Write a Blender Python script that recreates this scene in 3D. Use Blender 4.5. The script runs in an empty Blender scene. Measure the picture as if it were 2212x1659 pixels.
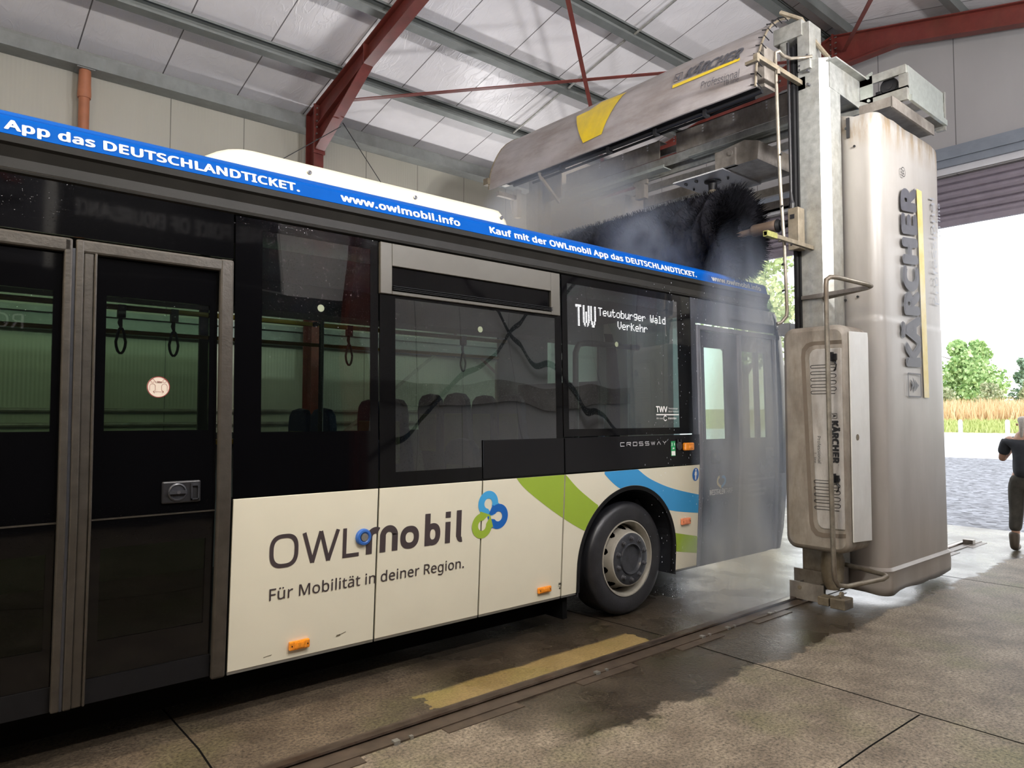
import bpy, bmesh, math, random
from mathutils import Vector, Matrix, noise as mn
random.seed(7)
R = math.radians
SC = bpy.context.scene
COL = SC.collection

# ------------------------------------------------------------------ camera, world, light, exposure
FPX, YAW, PITCH = 1535.0, 49.498, 2.63
CAM = Vector((0.0, -4.02, 1.72))
cd = bpy.data.cameras.new('camera'); cam = bpy.data.objects.new('camera', cd); COL.objects.link(cam)
cd.sensor_width = 36.0; cd.lens = FPX / 2212.0 * 36.0; cd.clip_end = 600
cam.location = CAM
cam.rotation_euler = (R(90 + PITCH), 0, R(YAW - 90))
SC.camera = cam

world = bpy.data.worlds.new('overcast_sky'); SC.world = world; world.use_nodes = True
wn = world.node_tree; bgn = wn.nodes['Background']
tc = wn.nodes.new('ShaderNodeTexCoord'); ns = wn.nodes.new('ShaderNodeTexNoise'); ns.inputs['Scale'].default_value = 1.6
cr = wn.nodes.new('ShaderNodeValToRGB'); cr.color_ramp.elements[0].color = (0.88, 0.93, 1.0, 1); cr.color_ramp.elements[1].color = (1, 1, 1, 1)
wn.links.new(tc.outputs['Generated'], ns.inputs['Vector']); wn.links.new(ns.outputs['Fac'], cr.inputs['Fac']); wn.links.new(cr.outputs['Color'], bgn.inputs['Color'])
bgn.inputs['Strength'].default_value = 2.8

def area_light(name, loc, size, rot, power, col, portal=False, size_y=None):
    d = bpy.data.lights.new(name, 'AREA'); d.shape = 'RECTANGLE'; d.size = size; d.size_y = size_y or size
    d.energy = power; d.color = col
    if portal: d.cycles.is_portal = True
    o = bpy.data.objects.new(name, d); COL.objects.link(o); o.location = loc; o.rotation_euler = rot
    return o
area_light('portal_front', (10.95, 0.7, 2.15), 6.6, (0, R(90), 0), 1, (1, 1, 1), True, 4.3) if False else None
p1 = area_light('portal_front', (10.95, 0.7, 2.2), 4.4, (0, R(-90), 0), 1, (1, 1, 1), True, 6.6)
p1.rotation_euler = (0, R(90), 0)
p2 = area_light('portal_rear', (-8.95, 0.7, 2.2), 4.4, (0, R(-90), 0), 1, (1, 1, 1), True, 6.6)

SC.view_settings.view_transform = 'Standard'; SC.view_settings.look = 'None'
SC.view_settings.exposure = 0.27; SC.view_settings.gamma = 1.0; SC.view_settings.use_curve_mapping = False
cy = SC.cycles
cy.use_denoising = True
try: cy.denoiser = 'OPENIMAGEDENOISE'
except Exception: pass
cy.use_adaptive_sampling = True; cy.adaptive_threshold = 0.02
cy.max_bounces = 9; cy.diffuse_bounces = 4; cy.glossy_bounces = 4; cy.transmission_bounces = 6; cy.transparent_max_bounces = 16
cy.volume_bounces = 1; cy.caustics_reflective = False; cy.caustics_refractive = False
cy.sample_clamp_indirect = 6; cy.volume_step_rate = 4.0; cy.volume_max_steps = 48
cy.blur_glossy = 0.5

# ------------------------------------------------------------------ materials
def nodes(name):
    m = bpy.data.materials.new(name); m.use_nodes = True
    nt = m.node_tree; b = nt.nodes['Principled BSDF']
    return m, nt, b
def N(nt, t, **kw):
    n = nt.nodes.new(t)
    for k, v in kw.items():
        if k in n.inputs: n.inputs[k].default_value = v
        else: setattr(n, k, v)
    return n
def ramp(nt, src, stops):
    r = nt.nodes.new('ShaderNodeValToRGB'); e = r.color_ramp.elements
    while len(e) < len(stops): e.new(0.5)
    for i, (p, c) in enumerate(stops):
        e[i].position = p; e[i].color = (c, c, c, 1) if isinstance(c, (int, float)) else (*c, 1)
    nt.links.new(src, r.inputs['Fac']); return r
def mixc(nt, fac, a, b, mode='MIX'):
    m = nt.nodes.new('ShaderNodeMix'); m.data_type = 'RGBA'; m.blend_type = mode
    for s, v in ((0, fac), (6, a), (7, b)):
        if hasattr(v, 'links') or hasattr(v, 'is_linked'): nt.links.new(v, m.inputs[s])
        elif isinstance(v, (int, float)): m.inputs[s].default_value = v
        else: m.inputs[s].default_value = (*v, 1)
    return m.outputs[2]
def pos(nt):
    return nt.nodes.new('ShaderNodeNewGeometry').outputs['Position']
def noise_n(nt, scale, detail=4, rough=.6, vec=None, stretch=None, dist=0):
    n = nt.nodes.new('ShaderNodeTexNoise'); n.inputs['Scale'].default_value = scale; n.inputs['Detail'].default_value = detail
    n.inputs['Roughness'].default_value = rough; n.inputs['Distortion'].default_value = dist
    v = vec or pos(nt)
    if stretch:
        mp = nt.nodes.new('ShaderNodeMapping'); mp.inputs['Scale'].default_value = stretch
        nt.links.new(v, mp.inputs['Vector']); v = mp.outputs['Vector']
    nt.links.new(v, n.inputs['Vector']); return n.outputs['Fac']
def bump(nt, b, h, strength, dist=.01):
    bp = nt.nodes.new('ShaderNodeBump'); bp.inputs['Strength'].default_value = strength; bp.inputs['Distance'].default_value = dist
    nt.links.new(h, bp.inputs['Height']); nt.links.new(bp.outputs['Normal'], b.inputs['Normal']); return bp
def math_n(nt, op, a, b=0.0, c=None, clamp=False):
    m = nt.nodes.new('ShaderNodeMath'); m.operation = op; m.use_clamp = clamp
    for i, v in enumerate((a, b) if c is None else (a, b, c)):
        if isinstance(v, (int, float)): m.inputs[i].default_value = v
        else: nt.links.new(v, m.inputs[i])
    return m.outputs[0]
def mat(name, col, rough=.5, metal=0.0, var=.12, scale=6, bstr=0.0, bscale=60, dirt=None, dscale=2.5, damt=.5, dstretch=(1, 1, .35), spec=.5, coat=0):
    m, nt, b = nodes(name)
    n1 = noise_n(nt, scale)
    a = tuple(c * (1 - var) for c in col); c2 = tuple(min(1, c * (1 + var)) for c in col)
    r = ramp(nt, n1, [(.3, a), (.7, c2)]); out = r.outputs['Color']
    if dirt:
        d = ramp(nt, noise_n(nt, dscale, 6, .7, stretch=dstretch), [(.42, 0.0), (.72, damt)])
        out = mixc(nt, d.outputs['Color'], out, dirt)
    nt.links.new(out, b.inputs['Base Color'])
    b.inputs['Roughness'].default_value = rough; b.inputs['Metallic'].default_value = metal
    b.inputs['Specular IOR Level'].default_value = spec; b.inputs['Coat Weight'].default_value = coat
    if bstr: bump(nt, b, noise_n(nt, bscale, 3), bstr)
    return m
def emis(name, col, s):
    m, nt, b = nodes(name); b.inputs['Base Color'].default_value = (*col, 1)
    b.inputs['Emission Color'].default_value = (*col, 1); b.inputs['Emission Strength'].default_value = s; return m
def glass(name, tint, refl=1.0, wave=.25, drops=True):
    m = bpy.data.materials.new(name); m.use_nodes = True; nt = m.node_tree; nt.nodes.remove(nt.nodes['Principled BSDF'])
    out = nt.nodes['Material Output']
    tr = N(nt, 'ShaderNodeBsdfTransparent', Color=(*tint, 1)); gl = N(nt, 'ShaderNodeBsdfGlossy', Roughness=.015, Color=(.92, .94, 1, 1))
    fr = N(nt, 'ShaderNodeFresnel', IOR=1.55)
    mx = nt.nodes.new('ShaderNodeMixShader')
    f = math_n(nt, 'MULTIPLY', fr.outputs[0], refl, clamp=True)
    nt.links.new(f, mx.inputs[0]); nt.links.new(tr.outputs[0], mx.inputs[1]); nt.links.new(gl.outputs[0], mx.inputs[2])
    nt.links.new(mx.outputs[0], out.inputs['Surface'])
    h = noise_n(nt, 1.7, 1, .4, stretch=(1, 1, .5))
    if drops:
        h2 = ramp(nt, noise_n(nt, 130, 1, .5), [(.66, 0.0), (.74, .02)]).outputs['Color']
        h = math_n(nt, 'ADD', h, h2)
    bp = N(nt, 'ShaderNodeBump', Strength=wave, Distance=.05); nt.links.new(h, bp.inputs['Height'])
    nt.links.new(bp.outputs[0], gl.inputs['Normal']); nt.links.new(bp.outputs[0], fr.inputs['Normal'])
    return m
def gloss(name, col, rough=.06, wave=.12, drops=.0, spec=.30):
    m, nt, b = nodes(name)
    b.inputs['Base Color'].default_value = (*col, 1); b.inputs['Roughness'].default_value = rough; b.inputs['Specular IOR Level'].default_value = spec
    h = noise_n(nt, 2.2, 1, .4, stretch=(1, 1, .5))
    if drops:
        dm = ramp(nt, noise_n(nt, 120, 1, .5), [(.68, 0.0), (.74, drops)]).outputs['Color']
        h = math_n(nt, 'ADD', h, dm)
    bump(nt, b, h, wave, .05)
    return m

M = {}
M['cream'] = mat('bus_cream_paint', (.74, .70, .56), .22, var=.02, scale=3, bstr=.02, bscale=900)
M['cream_pod'] = mat('pod_cream', (.76, .73, .56), .3, var=.02, scale=2)
M['green'] = mat('foil_green', (.30, .43, .045), .25, var=.02)
M['blue'] = mat('foil_light_blue', (.045, .30, .62), .25, var=.02)
M['dblue'] = mat('foil_dark_blue', (.012, .12, .45), .25, var=.02)
M['lblue'] = mat('foil_logo_blue', (.06, .36, .70), .25, var=.02)
M['strip'] = mat('roof_strip_blue', (.001, .075, .36), .4, var=.04, spec=.05)
M['ink'] = mat('brown_black_ink', (.055, .042, .045), .4, var=.02)
M['white'] = mat('white_foil', (.90, .89, .87), .4, var=.02)
M['dullwhite'] = mat('dull_white_print', (.42, .41, .42), .4, var=.05)
M['frit'] = gloss('black_glass_frit', (.002, .002, .0025), .05, .10, .02)
M['blackpanel'] = gloss('black_body_paint', (.005, .005, .006), .16, .05, .03)
M['glass'] = glass('bus_window_glass', (.36, .46, .38), 1.6)
M['glass_green'] = glass('door_glass', (.25, .36, .25), 1.5)
M['glass_dark'] = glass('lower_door_glass', (.10, .15, .07), .5)
M['glass2'] = glass('bus_window_glass_clear', (.36, .46, .40), 2.9)
M['farglass'] = glass('far_side_glass', (.72, .86, .78), .6, drops=False)
M['wethazy'] = mat('wet_hazy_front_panel', (.045, .050, .066), .22, var=.3, scale=3, bstr=.25, bscale=14, spec=.8)  # black panels; wet sheen and spray haze are put into this lighter base
M['wethighlit'] = mat('wet_highlit_door_frame', (.16, .165, .20), .25, var=.1, metal=.3)  # edge highlights put into a brighter, lavender base colour
M['wetglass'] = glass('wet_front_glass', (.5, .6, .6), 2.0, wave=.9)
M['cant'] = mat('cantrail_grey', (.016, .015, .013), .5, var=.2, scale=5, spec=.2)
M['frame'] = mat('door_frame_metal', (.062, .055, .046), .36, metal=.35, var=.25, scale=12, bstr=.1, dirt=(.05, .04, .03), damt=.5)
M['hopper'] = mat('hopper_aluminium', (.085, .078, .064), .42, metal=.15, var=.06)
M['rubber'] = mat('rubber', (.008, .008, .009), .55, var=.2, spec=.2)
M['tyre'] = mat('tyre_rubber', (.020, .020, .023), .38, var=.3, scale=10, bstr=.1)
M['rim'] = mat('rim_silver_cream', (.50, .47, .40), .3, metal=.35, var=.08, dirt=(.15, .12, .09), damt=.4, dscale=5)
M['hub'] = mat('hub_dark', (.05, .052, .06), .3, metal=.3, var=.2, scale=20)
M['nut'] = mat('wheel_nut_steel', (.11, .11, .12), .3, metal=.5, var=.15)
M['under'] = mat('underbody_black', (.003, .003, .003), .9, var=.2, spec=.1)
M['liner'] = mat('arch_liner', (.028, .030, .036), .5, var=.2)
M['interior'] = mat('bus_interior_dark', (.03, .03, .033), .7, var=.1)
M['interior_l'] = mat('bus_interior_grey', (.10, .10, .10), .7, var=.1)
M['seat'] = mat('seat_navy', (.012, .02, .055), .8, var=.2)
M['seatg'] = mat('seat_olive', (.10, .11, .045), .8, var=.2)
M['handrail'] = mat('yellow_handrail', (.35, .22, .03), .4, var=.1)
M['strap'] = mat('grab_strap_black', (.01, .01, .01), .5)
M['amber'] = mat('amber_lens', (.80, .26, .015), .15, var=.2, scale=60, coat=.6)
M['amberp'] = mat('amber_reflector', (.72, .24, .12), .2, var=.1, scale=60)
M['bluering'] = mat('button_blue', (.03, .12, .42), .4, var=.05)
M['steelm'] = mat('button_steel', (.35, .35, .33), .3, metal=.7)
M['exitg'] = mat('exit_sticker_green', (.02, .30, .10), .4)
M['galv'] = mat('galvanised_steel', (.42, .43, .41), .42, metal=.55, var=.22, scale=14, bstr=.06, dirt=(.25, .20, .11), damt=.5, dscale=1.6)
M['galvd'] = mat('weathered_truss_steel', (.34, .31, .275), .5, metal=.4, var=.25, scale=8, dirt=(.08, .06, .045), damt=.7)
M['galvl'] = mat('bright_galvanised', (.50, .54, .50), .32, metal=.6, var=.12, scale=18)
M['dirty'] = mat('dirty_beige_steel', (.24, .205, .15), .5, metal=.2, var=.3, scale=10, dirt=(.12, .09, .05), damt=.8, dscale=5)
M['green_algae'] = mat('algae_steel', (.30, .30, .09), .6, var=.35, scale=25)
M['tube'] = mat('guard_tube_steel', (.27, .245, .20), .4, metal=.5, var=.3, scale=12, dirt=(.12, .08, .05), damt=.7, dscale=6)
M['black'] = mat('black_plastic', (.012, .012, .014), .4, var=.1)
M['bristle'] = mat('brush_bristles', (.009, .009, .012), .8, var=.4, scale=14, spec=.08)
M['shaft'] = mat('motor_bronze', (.33, .24, .18), .3, metal=.6, var=.15)
M['purlin'] = mat('purlin_grey', (.20, .215, .205), .5, metal=.4, var=.12, scale=4)
M['gutter'] = mat('gutter_grey', (.26, .275, .265), .5, metal=.3, var=.1, dirt=(.12, .11, .10), damt=.5, dscale=1.2)
M['red'] = mat('red_oxide_paint', (.155, .030, .024), .42, var=.22, scale=5, dirt=(.12, .055, .03), damt=.4, spec=.4)
M['pipe'] = mat('orange_drain_pipe', (.40, .15, .075), .5, var=.12)
M['lintel'] = mat('lintel_blue_grey', (.24, .27, .31), .45, metal=.2, var=.08)
M['lintell'] = mat('lintel_light', (.62, .62, .64), .45, var=.05)
M['rail'] = mat('rail_steel', (.12, .09, .07), .28, metal=.75, var=.3, scale=10, dirt=(.07, .04, .025), damt=.8, dscale=6)
M['railbase'] = mat('rail_channel', (.085, .062, .045), .45, metal=.3, var=.3, scale=10)
M['yellow'] = mat('yellow_foil', (.86, .62, .02), .4, var=.06, dirt=(.55, .42, .08), damt=.5, dscale=5)
M['yellowf'] = mat('faded_yellow_foil', (.80, .62, .16), .4, var=.1, dirt=(.72, .70, .60), damt=.9, dscale=1.5, dstretch=(1, 1, 1))
M['kgrey'] = mat('dark_grey_letters', (.10, .10, .115), .45, var=.15)
M['kfade'] = mat('faded_grey_letters', (.40, .42, .46), .45, var=.2, scale=9)
M['kblack'] = mat('black_letters', (.02, .02, .022), .45)
M['led'] = emis('led_white', (1, 1, 1), 1.6)
M['fixture'] = emis('warm_tube', (1, .83, .6), 9.0)
M['bollard'] = mat('bollard_grey', (.45, .47, .52), .6)
M['skin'] = mat('skin', (.55, .33, .24), .5, var=.05)
M['shirt'] = mat('black_shirt', (.035, .04, .05), .8, var=.2, scale=10)
M['trouser'] = mat('dark_olive_trousers', (.075, .072, .062), .85, var=.3, scale=9)
M['boot'] = mat('brown_boots', (.11, .09, .07), .6, var=.2)
M['hair'] = mat('grey_hair', (.5, .47, .43), .7, var=.2, scale=40)
M['bark'] = mat('bark', (.12, .09, .06), .9)

def leafmat(name, c1, c2):
    m, nt, b = nodes(name)
    oi = nt.nodes.new('ShaderNodeNewGeometry')
    r = ramp(nt, oi.outputs['Random Per Island'], [(0.0, c1), (1.0, c2)])
    nt.links.new(r.outputs['Color'], b.inputs['Base Color']); b.inputs['Roughness'].default_value = .6
    b.inputs['Subsurface Weight'].default_value = 0
    return m
M['leaf'] = leafmat('tree_leaves', (.20, .36, .12), (.52, .66, .32))
M['leafb'] = leafmat('light_tree_leaves', (.30, .42, .18), (.70, .75, .38))
M['leafd'] = leafmat('hedge_leaves', (.22, .30, .14), (.55, .56, .38))
M['leafg'] = leafmat('far_leaves', (.14, .24, .16), (.28, .36, .26))

# wall panels: fine vertical ribs + joints come from geometry; colour from noise
def wallmat(name, axis, col, ribs=True):
    m, nt, b = nodes(name)
    r = ramp(nt, noise_n(nt, 1.2, 5, .6, stretch=(1, 1, .3)), [(.3, tuple(c * .93 for c in col)), (.7, tuple(min(1, c * 1.04) for c in col))])
    sp = nt.nodes.new('ShaderNodeSeparateXYZ'); nt.links.new(pos(nt), sp.inputs[0])
    u = sp.outputs[axis]
    # panel joints every metre
    fr = math_n(nt, 'FRACT', math_n(nt, 'ADD', u, .35 + 20 if axis == 0 else .68 + 20))
    j = ramp(nt, fr, [(0.0, 0.0), (.010, 1.0)])
    j.color_ramp.interpolation = 'CONSTANT'
    out = mixc(nt, j.outputs['Color'], tuple(c * .35 for c in col), r.outputs['Color'])
    # broad streak panels: slightly different tone per panel
    nt.links.new(out, b.inputs['Base Color']); b.inputs['Roughness'].default_value = .5
    if ribs:
        s = math_n(nt, 'SINE', math_n(nt, 'MULTIPLY', u, 2 * math.pi / .045))
        s3 = math_n(nt, 'MULTIPLY', s, noise_n(nt, .9, 2, .5, stretch=(1, 1, .1)))
        bump(nt, b, s3, .35, .004)
    return m
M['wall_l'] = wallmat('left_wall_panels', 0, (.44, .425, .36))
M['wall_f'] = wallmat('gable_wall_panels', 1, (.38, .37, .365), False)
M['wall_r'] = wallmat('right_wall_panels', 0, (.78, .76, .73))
def ceilmat():
    m, nt, b = nodes('roof_foil_panels')
    col = (.82, .80, .81)
    r = ramp(nt, noise_n(nt, 1.0, 5, .6), [(.3, tuple(c * .90 for c in col)), (.7, tuple(c * 1.06 for c in col))])
    sp = nt.nodes.new('ShaderNodeSeparateXYZ'); nt.links.new(pos(nt), sp.inputs[0])
    fr = math_n(nt, 'FRACT', math_n(nt, 'ADD', sp.outputs[0], 20.48))
    j = ramp(nt, fr, [(0.0, 0.0), (.012, 1.0)]); j.color_ramp.interpolation = 'CONSTANT'
    out = mixc(nt, j.outputs['Color'], (.16, .15, .15), r.outputs['Color'])
    nt.links.new(out, b.inputs['Base Color']); b.inputs['Roughness'].default_value = .34; b.inputs['Metallic'].default_value = .0
    w = noise_n(nt, 5.5, 3, .55, stretch=(1, .25, 1), dist=1.2)
    f2 = noise_n(nt, 90, 2, .5)
    h = math_n(nt, 'ADD', ramp(nt, w, [(.45, 0.0), (.50, 1.0), (.56, 0.0)]).outputs['Color'], math_n(nt, 'MULTIPLY', f2, .25))
    bump(nt, b, h, .22, .008)
    return m
M['ceiling'] = ceilmat()

def floormat():
    m, nt, b = nodes('concrete_floor')
    P = pos(nt)
    sp = nt.nodes.new('ShaderNodeSeparateXYZ'); nt.links.new(P, sp.inputs[0]); X, Y = sp.outputs[0], sp.outputs[1]
    big = noise_n(nt, .8, 6, .65); med = noise_n(nt, 3.2, 5, .65); fine = noise_n(nt, 55, 3, .7)
    base = ramp(nt, med, [(.28, (.135, .106, .076)), (.5, (.205, .168, .124)), (.72, (.285, .238, .178))]).outputs['Color']
    base = mixc(nt, 1.0, base, ramp(nt, big, [(.3, .78), (.55, 1.0), (.75, 1.18)]).outputs['Color'], 'MULTIPLY')
    # algae tint in patches
    al = ramp(nt, noise_n(nt, 1.3, 4, .6), [(.52, 0.0), (.70, .55)]).outputs['Color']
    base = mixc(nt, al, base, (.17, .17, .075))
    sp2 = ramp(nt, fine, [(.34, .35), (.50, 1.0), (.68, 1.55)]).outputs['Color']
    base = mixc(nt, 1.0, base, sp2, 'MULTIPLY')
    vor = nt.nodes.new('ShaderNodeTexVoronoi'); vor.inputs['Scale'].default_value = 7; nt.links.new(P, vor.inputs['Vector'])
    spots = ramp(nt, vor.outputs['Distance'], [(.030, .15), (.055, 1.0)]).outputs['Color']
    base = mixc(nt, 1.0, base, spots, 'MULTIPLY')
    # wetness: everything on the rail side of an irregular shore line is wet; more so towards the gate
    nz = math_n(nt, 'MULTIPLY', math_n(nt, 'SUBTRACT', noise_n(nt, 2.4, 5, .62), .5), .55)
    shore = math_n(nt, 'ADD', Y, math_n(nt, 'ADD', nz, 1.38))           # > 0 : wet side
    wet = ramp(nt, shore, [(0.0, 0.0), (.05, 1.0)]).outputs['Color']
    # fades out before x = 2.6 (dry end of the hall)
    nx = math_n(nt, 'MULTIPLY', math_n(nt, 'SUBTRACT', noise_n(nt, 1.1, 4, .6), .5), 1.0)
    wx = ramp(nt, math_n(nt, 'DIVIDE', math_n(nt, 'ADD', math_n(nt, 'SUBTRACT', X, 2.55), nx), 1.0), [(0.0, 0.0), (.35, 1.0)]).outputs['Color']
    wet = math_n(nt, 'MULTIPLY', wet, wx)
    # damp but not shining strip beside the bus
    damp = ramp(nt, math_n(nt, 'ADD', math_n(nt, 'ADD', Y, math_n(nt, 'MULTIPLY', nz, .25)), .62), [(0.0, 0.0), (.03, 1.0)]).outputs['Color']
    # lighter, yellowish patch between bus and rail
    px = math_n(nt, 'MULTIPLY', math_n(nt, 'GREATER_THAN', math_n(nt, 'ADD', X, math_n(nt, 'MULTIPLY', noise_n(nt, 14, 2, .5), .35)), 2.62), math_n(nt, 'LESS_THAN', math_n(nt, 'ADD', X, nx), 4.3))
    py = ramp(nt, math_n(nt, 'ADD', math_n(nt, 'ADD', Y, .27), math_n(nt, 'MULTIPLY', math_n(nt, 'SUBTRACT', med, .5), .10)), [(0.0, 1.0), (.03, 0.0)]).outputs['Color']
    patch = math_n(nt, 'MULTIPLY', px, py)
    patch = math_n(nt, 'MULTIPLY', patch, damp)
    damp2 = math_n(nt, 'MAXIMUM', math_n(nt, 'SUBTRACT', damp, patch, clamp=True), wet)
    dark = mixc(nt, 1.0, base, (.46, .42, .38), 'MULTIPLY')
    colr = mixc(nt, damp2, base, dark)
    colr = mixc(nt, math_n(nt, 'MULTIPLY', wet, .62), colr, mixc(nt, 1.0, base, (.10, .095, .09), 'MULTIPLY'))
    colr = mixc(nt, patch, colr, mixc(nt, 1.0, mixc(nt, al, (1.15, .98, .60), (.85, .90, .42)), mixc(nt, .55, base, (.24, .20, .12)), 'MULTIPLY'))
    nt.links.new(colr, b.inputs['Base Color'])
    pud = ramp(nt, noise_n(nt, 1.6, 3, .55), [(.36, .16), (.60, .38)]).outputs['Color']
    ro = mixc(nt, wet, (.62, .62, .62), pud)
    nt.links.new(ro, b.inputs['Roughness'])
    b.inputs['Specular IOR Level'].default_value = .5
    hh = math_n(nt, 'ADD', fine, math_n(nt, 'MULTIPLY', noise_n(nt, 22, 3, .6), .8))
    bs = math_n(nt, 'SUBTRACT', .60, math_n(nt, 'MULTIPLY', wet, .12))
    bp = N(nt, 'ShaderNodeBump', Distance=.006); nt.links.new(bs, bp.inputs['Strength']); nt.links.new(hh, bp.inputs['Height'])
    nt.links.new(bp.outputs[0], b.inputs['Normal'])
    return m
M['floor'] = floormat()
def gravelmat(name, c1, c2, scale, rough=.8):
    m, nt, b = nodes(name)
    v = nt.nodes.new('ShaderNodeTexVoronoi'); v.inputs['Scale'].default_value = scale; nt.links.new(pos(nt), v.inputs['Vector'])
    r = ramp(nt, v.outputs['Color'], [(0.1, c1), (.9, c2)])
    nt.links.new(r.outputs['Color'], b.inputs['Base Color']); b.inputs['Roughness'].default_value = rough
    bump(nt, b, v.outputs['Distance'], .8, .02); return m
M['gravel'] = gravelmat('grey_gravel', (.04, .04, .05), (.24, .25, .28), 9)
M['road'] = mat('pale_wet_road', (.50, .50, .54), .35, var=.1, scale=.5)
M['grassf'] = leafmat('green_verge', (.30, .36, .10), (.55, .60, .25))
M['tallgrass'] = leafmat('dry_tall_grass', (.50, .34, .16), (.82, .62, .38))
M['grassbase'] = mat('field_soil', (.45, .42, .20), .9, var=.2, scale=.3)
def covermat():
    m, nt, b = nodes('splash_cover_plastic')
    P = pos(nt); sp = nt.nodes.new('ShaderNodeSeparateXYZ'); nt.links.new(P, sp.inputs[0])
    base = ramp(nt, noise_n(nt, 1.3, 5, .6, stretch=(1, 1, .3)), [(.3, (.33, .31, .285)), (.7, (.50, .48, .45))]).outputs['Color']
    low = ramp(nt, math_n(nt, 'ADD', sp.outputs[2], math_n(nt, 'MULTIPLY', noise_n(nt, 2.2, 4, .6), 1.2)), [(.25, .85), (.62, .0)])
    low.color_ramp.interpolation = 'EASE'
    lowf = math_n(nt, 'MULTIPLY', ramp(nt, math_n(nt, 'DIVIDE', sp.outputs[2], 3.0), [(0.0, 1.0), (.75, .15)]).outputs['Color'], noise_n(nt, 1.5, 5, .65, stretch=(1, 1, .25)))
    base = mixc(nt, lowf, base, (.26, .20, .145))
    top = math_n(nt, 'MULTIPLY', ramp(nt, math_n(nt, 'SUBTRACT', sp.outputs[2], 4.0), [(.32, 0.0), (.56, 1.0)]).outputs['Color'], ramp(nt, noise_n(nt, 9, 5, .7, stretch=(1, 1, .2)), [(.42, 0.0), (.6, .8)]).outputs['Color'])
    base = mixc(nt, top, base, (.27, .19, .10))
    nt.links.new(base, b.inputs['Base Color']); b.inputs['Roughness'].default_value = .38
    bump(nt, b, noise_n(nt, 1.6, 2, .5, stretch=(1, 1, .4)), .5, .03)
    return m
M['cover'] = covermat()
M['hood'] = mat('hood_dirty_plastic', (.40, .37, .365), .5, var=.12, scale=2.5, dirt=(.17, .12, .085), damt=.65, dscale=1.6, dstretch=(1, .5, 2), bstr=.05, bscale=5)
M['cabinet'] = mat('cabinet_dirty_front', (.30, .265, .22), .5, var=.22, scale=5, dirt=(.13, .10, .075), damt=.95, dscale=4.0, dstretch=(1, 1, .3), bstr=.1, bscale=30)
M['cabside'] = mat('cabinet_clean_side', (.74, .74, .71), .35, var=.05, scale=3, dirt=(.38, .34, .27), damt=.3)
M['shutter'] = mat('shutter_slats', (.34, .30, .345), .4, metal=.3, var=.1)

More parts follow.
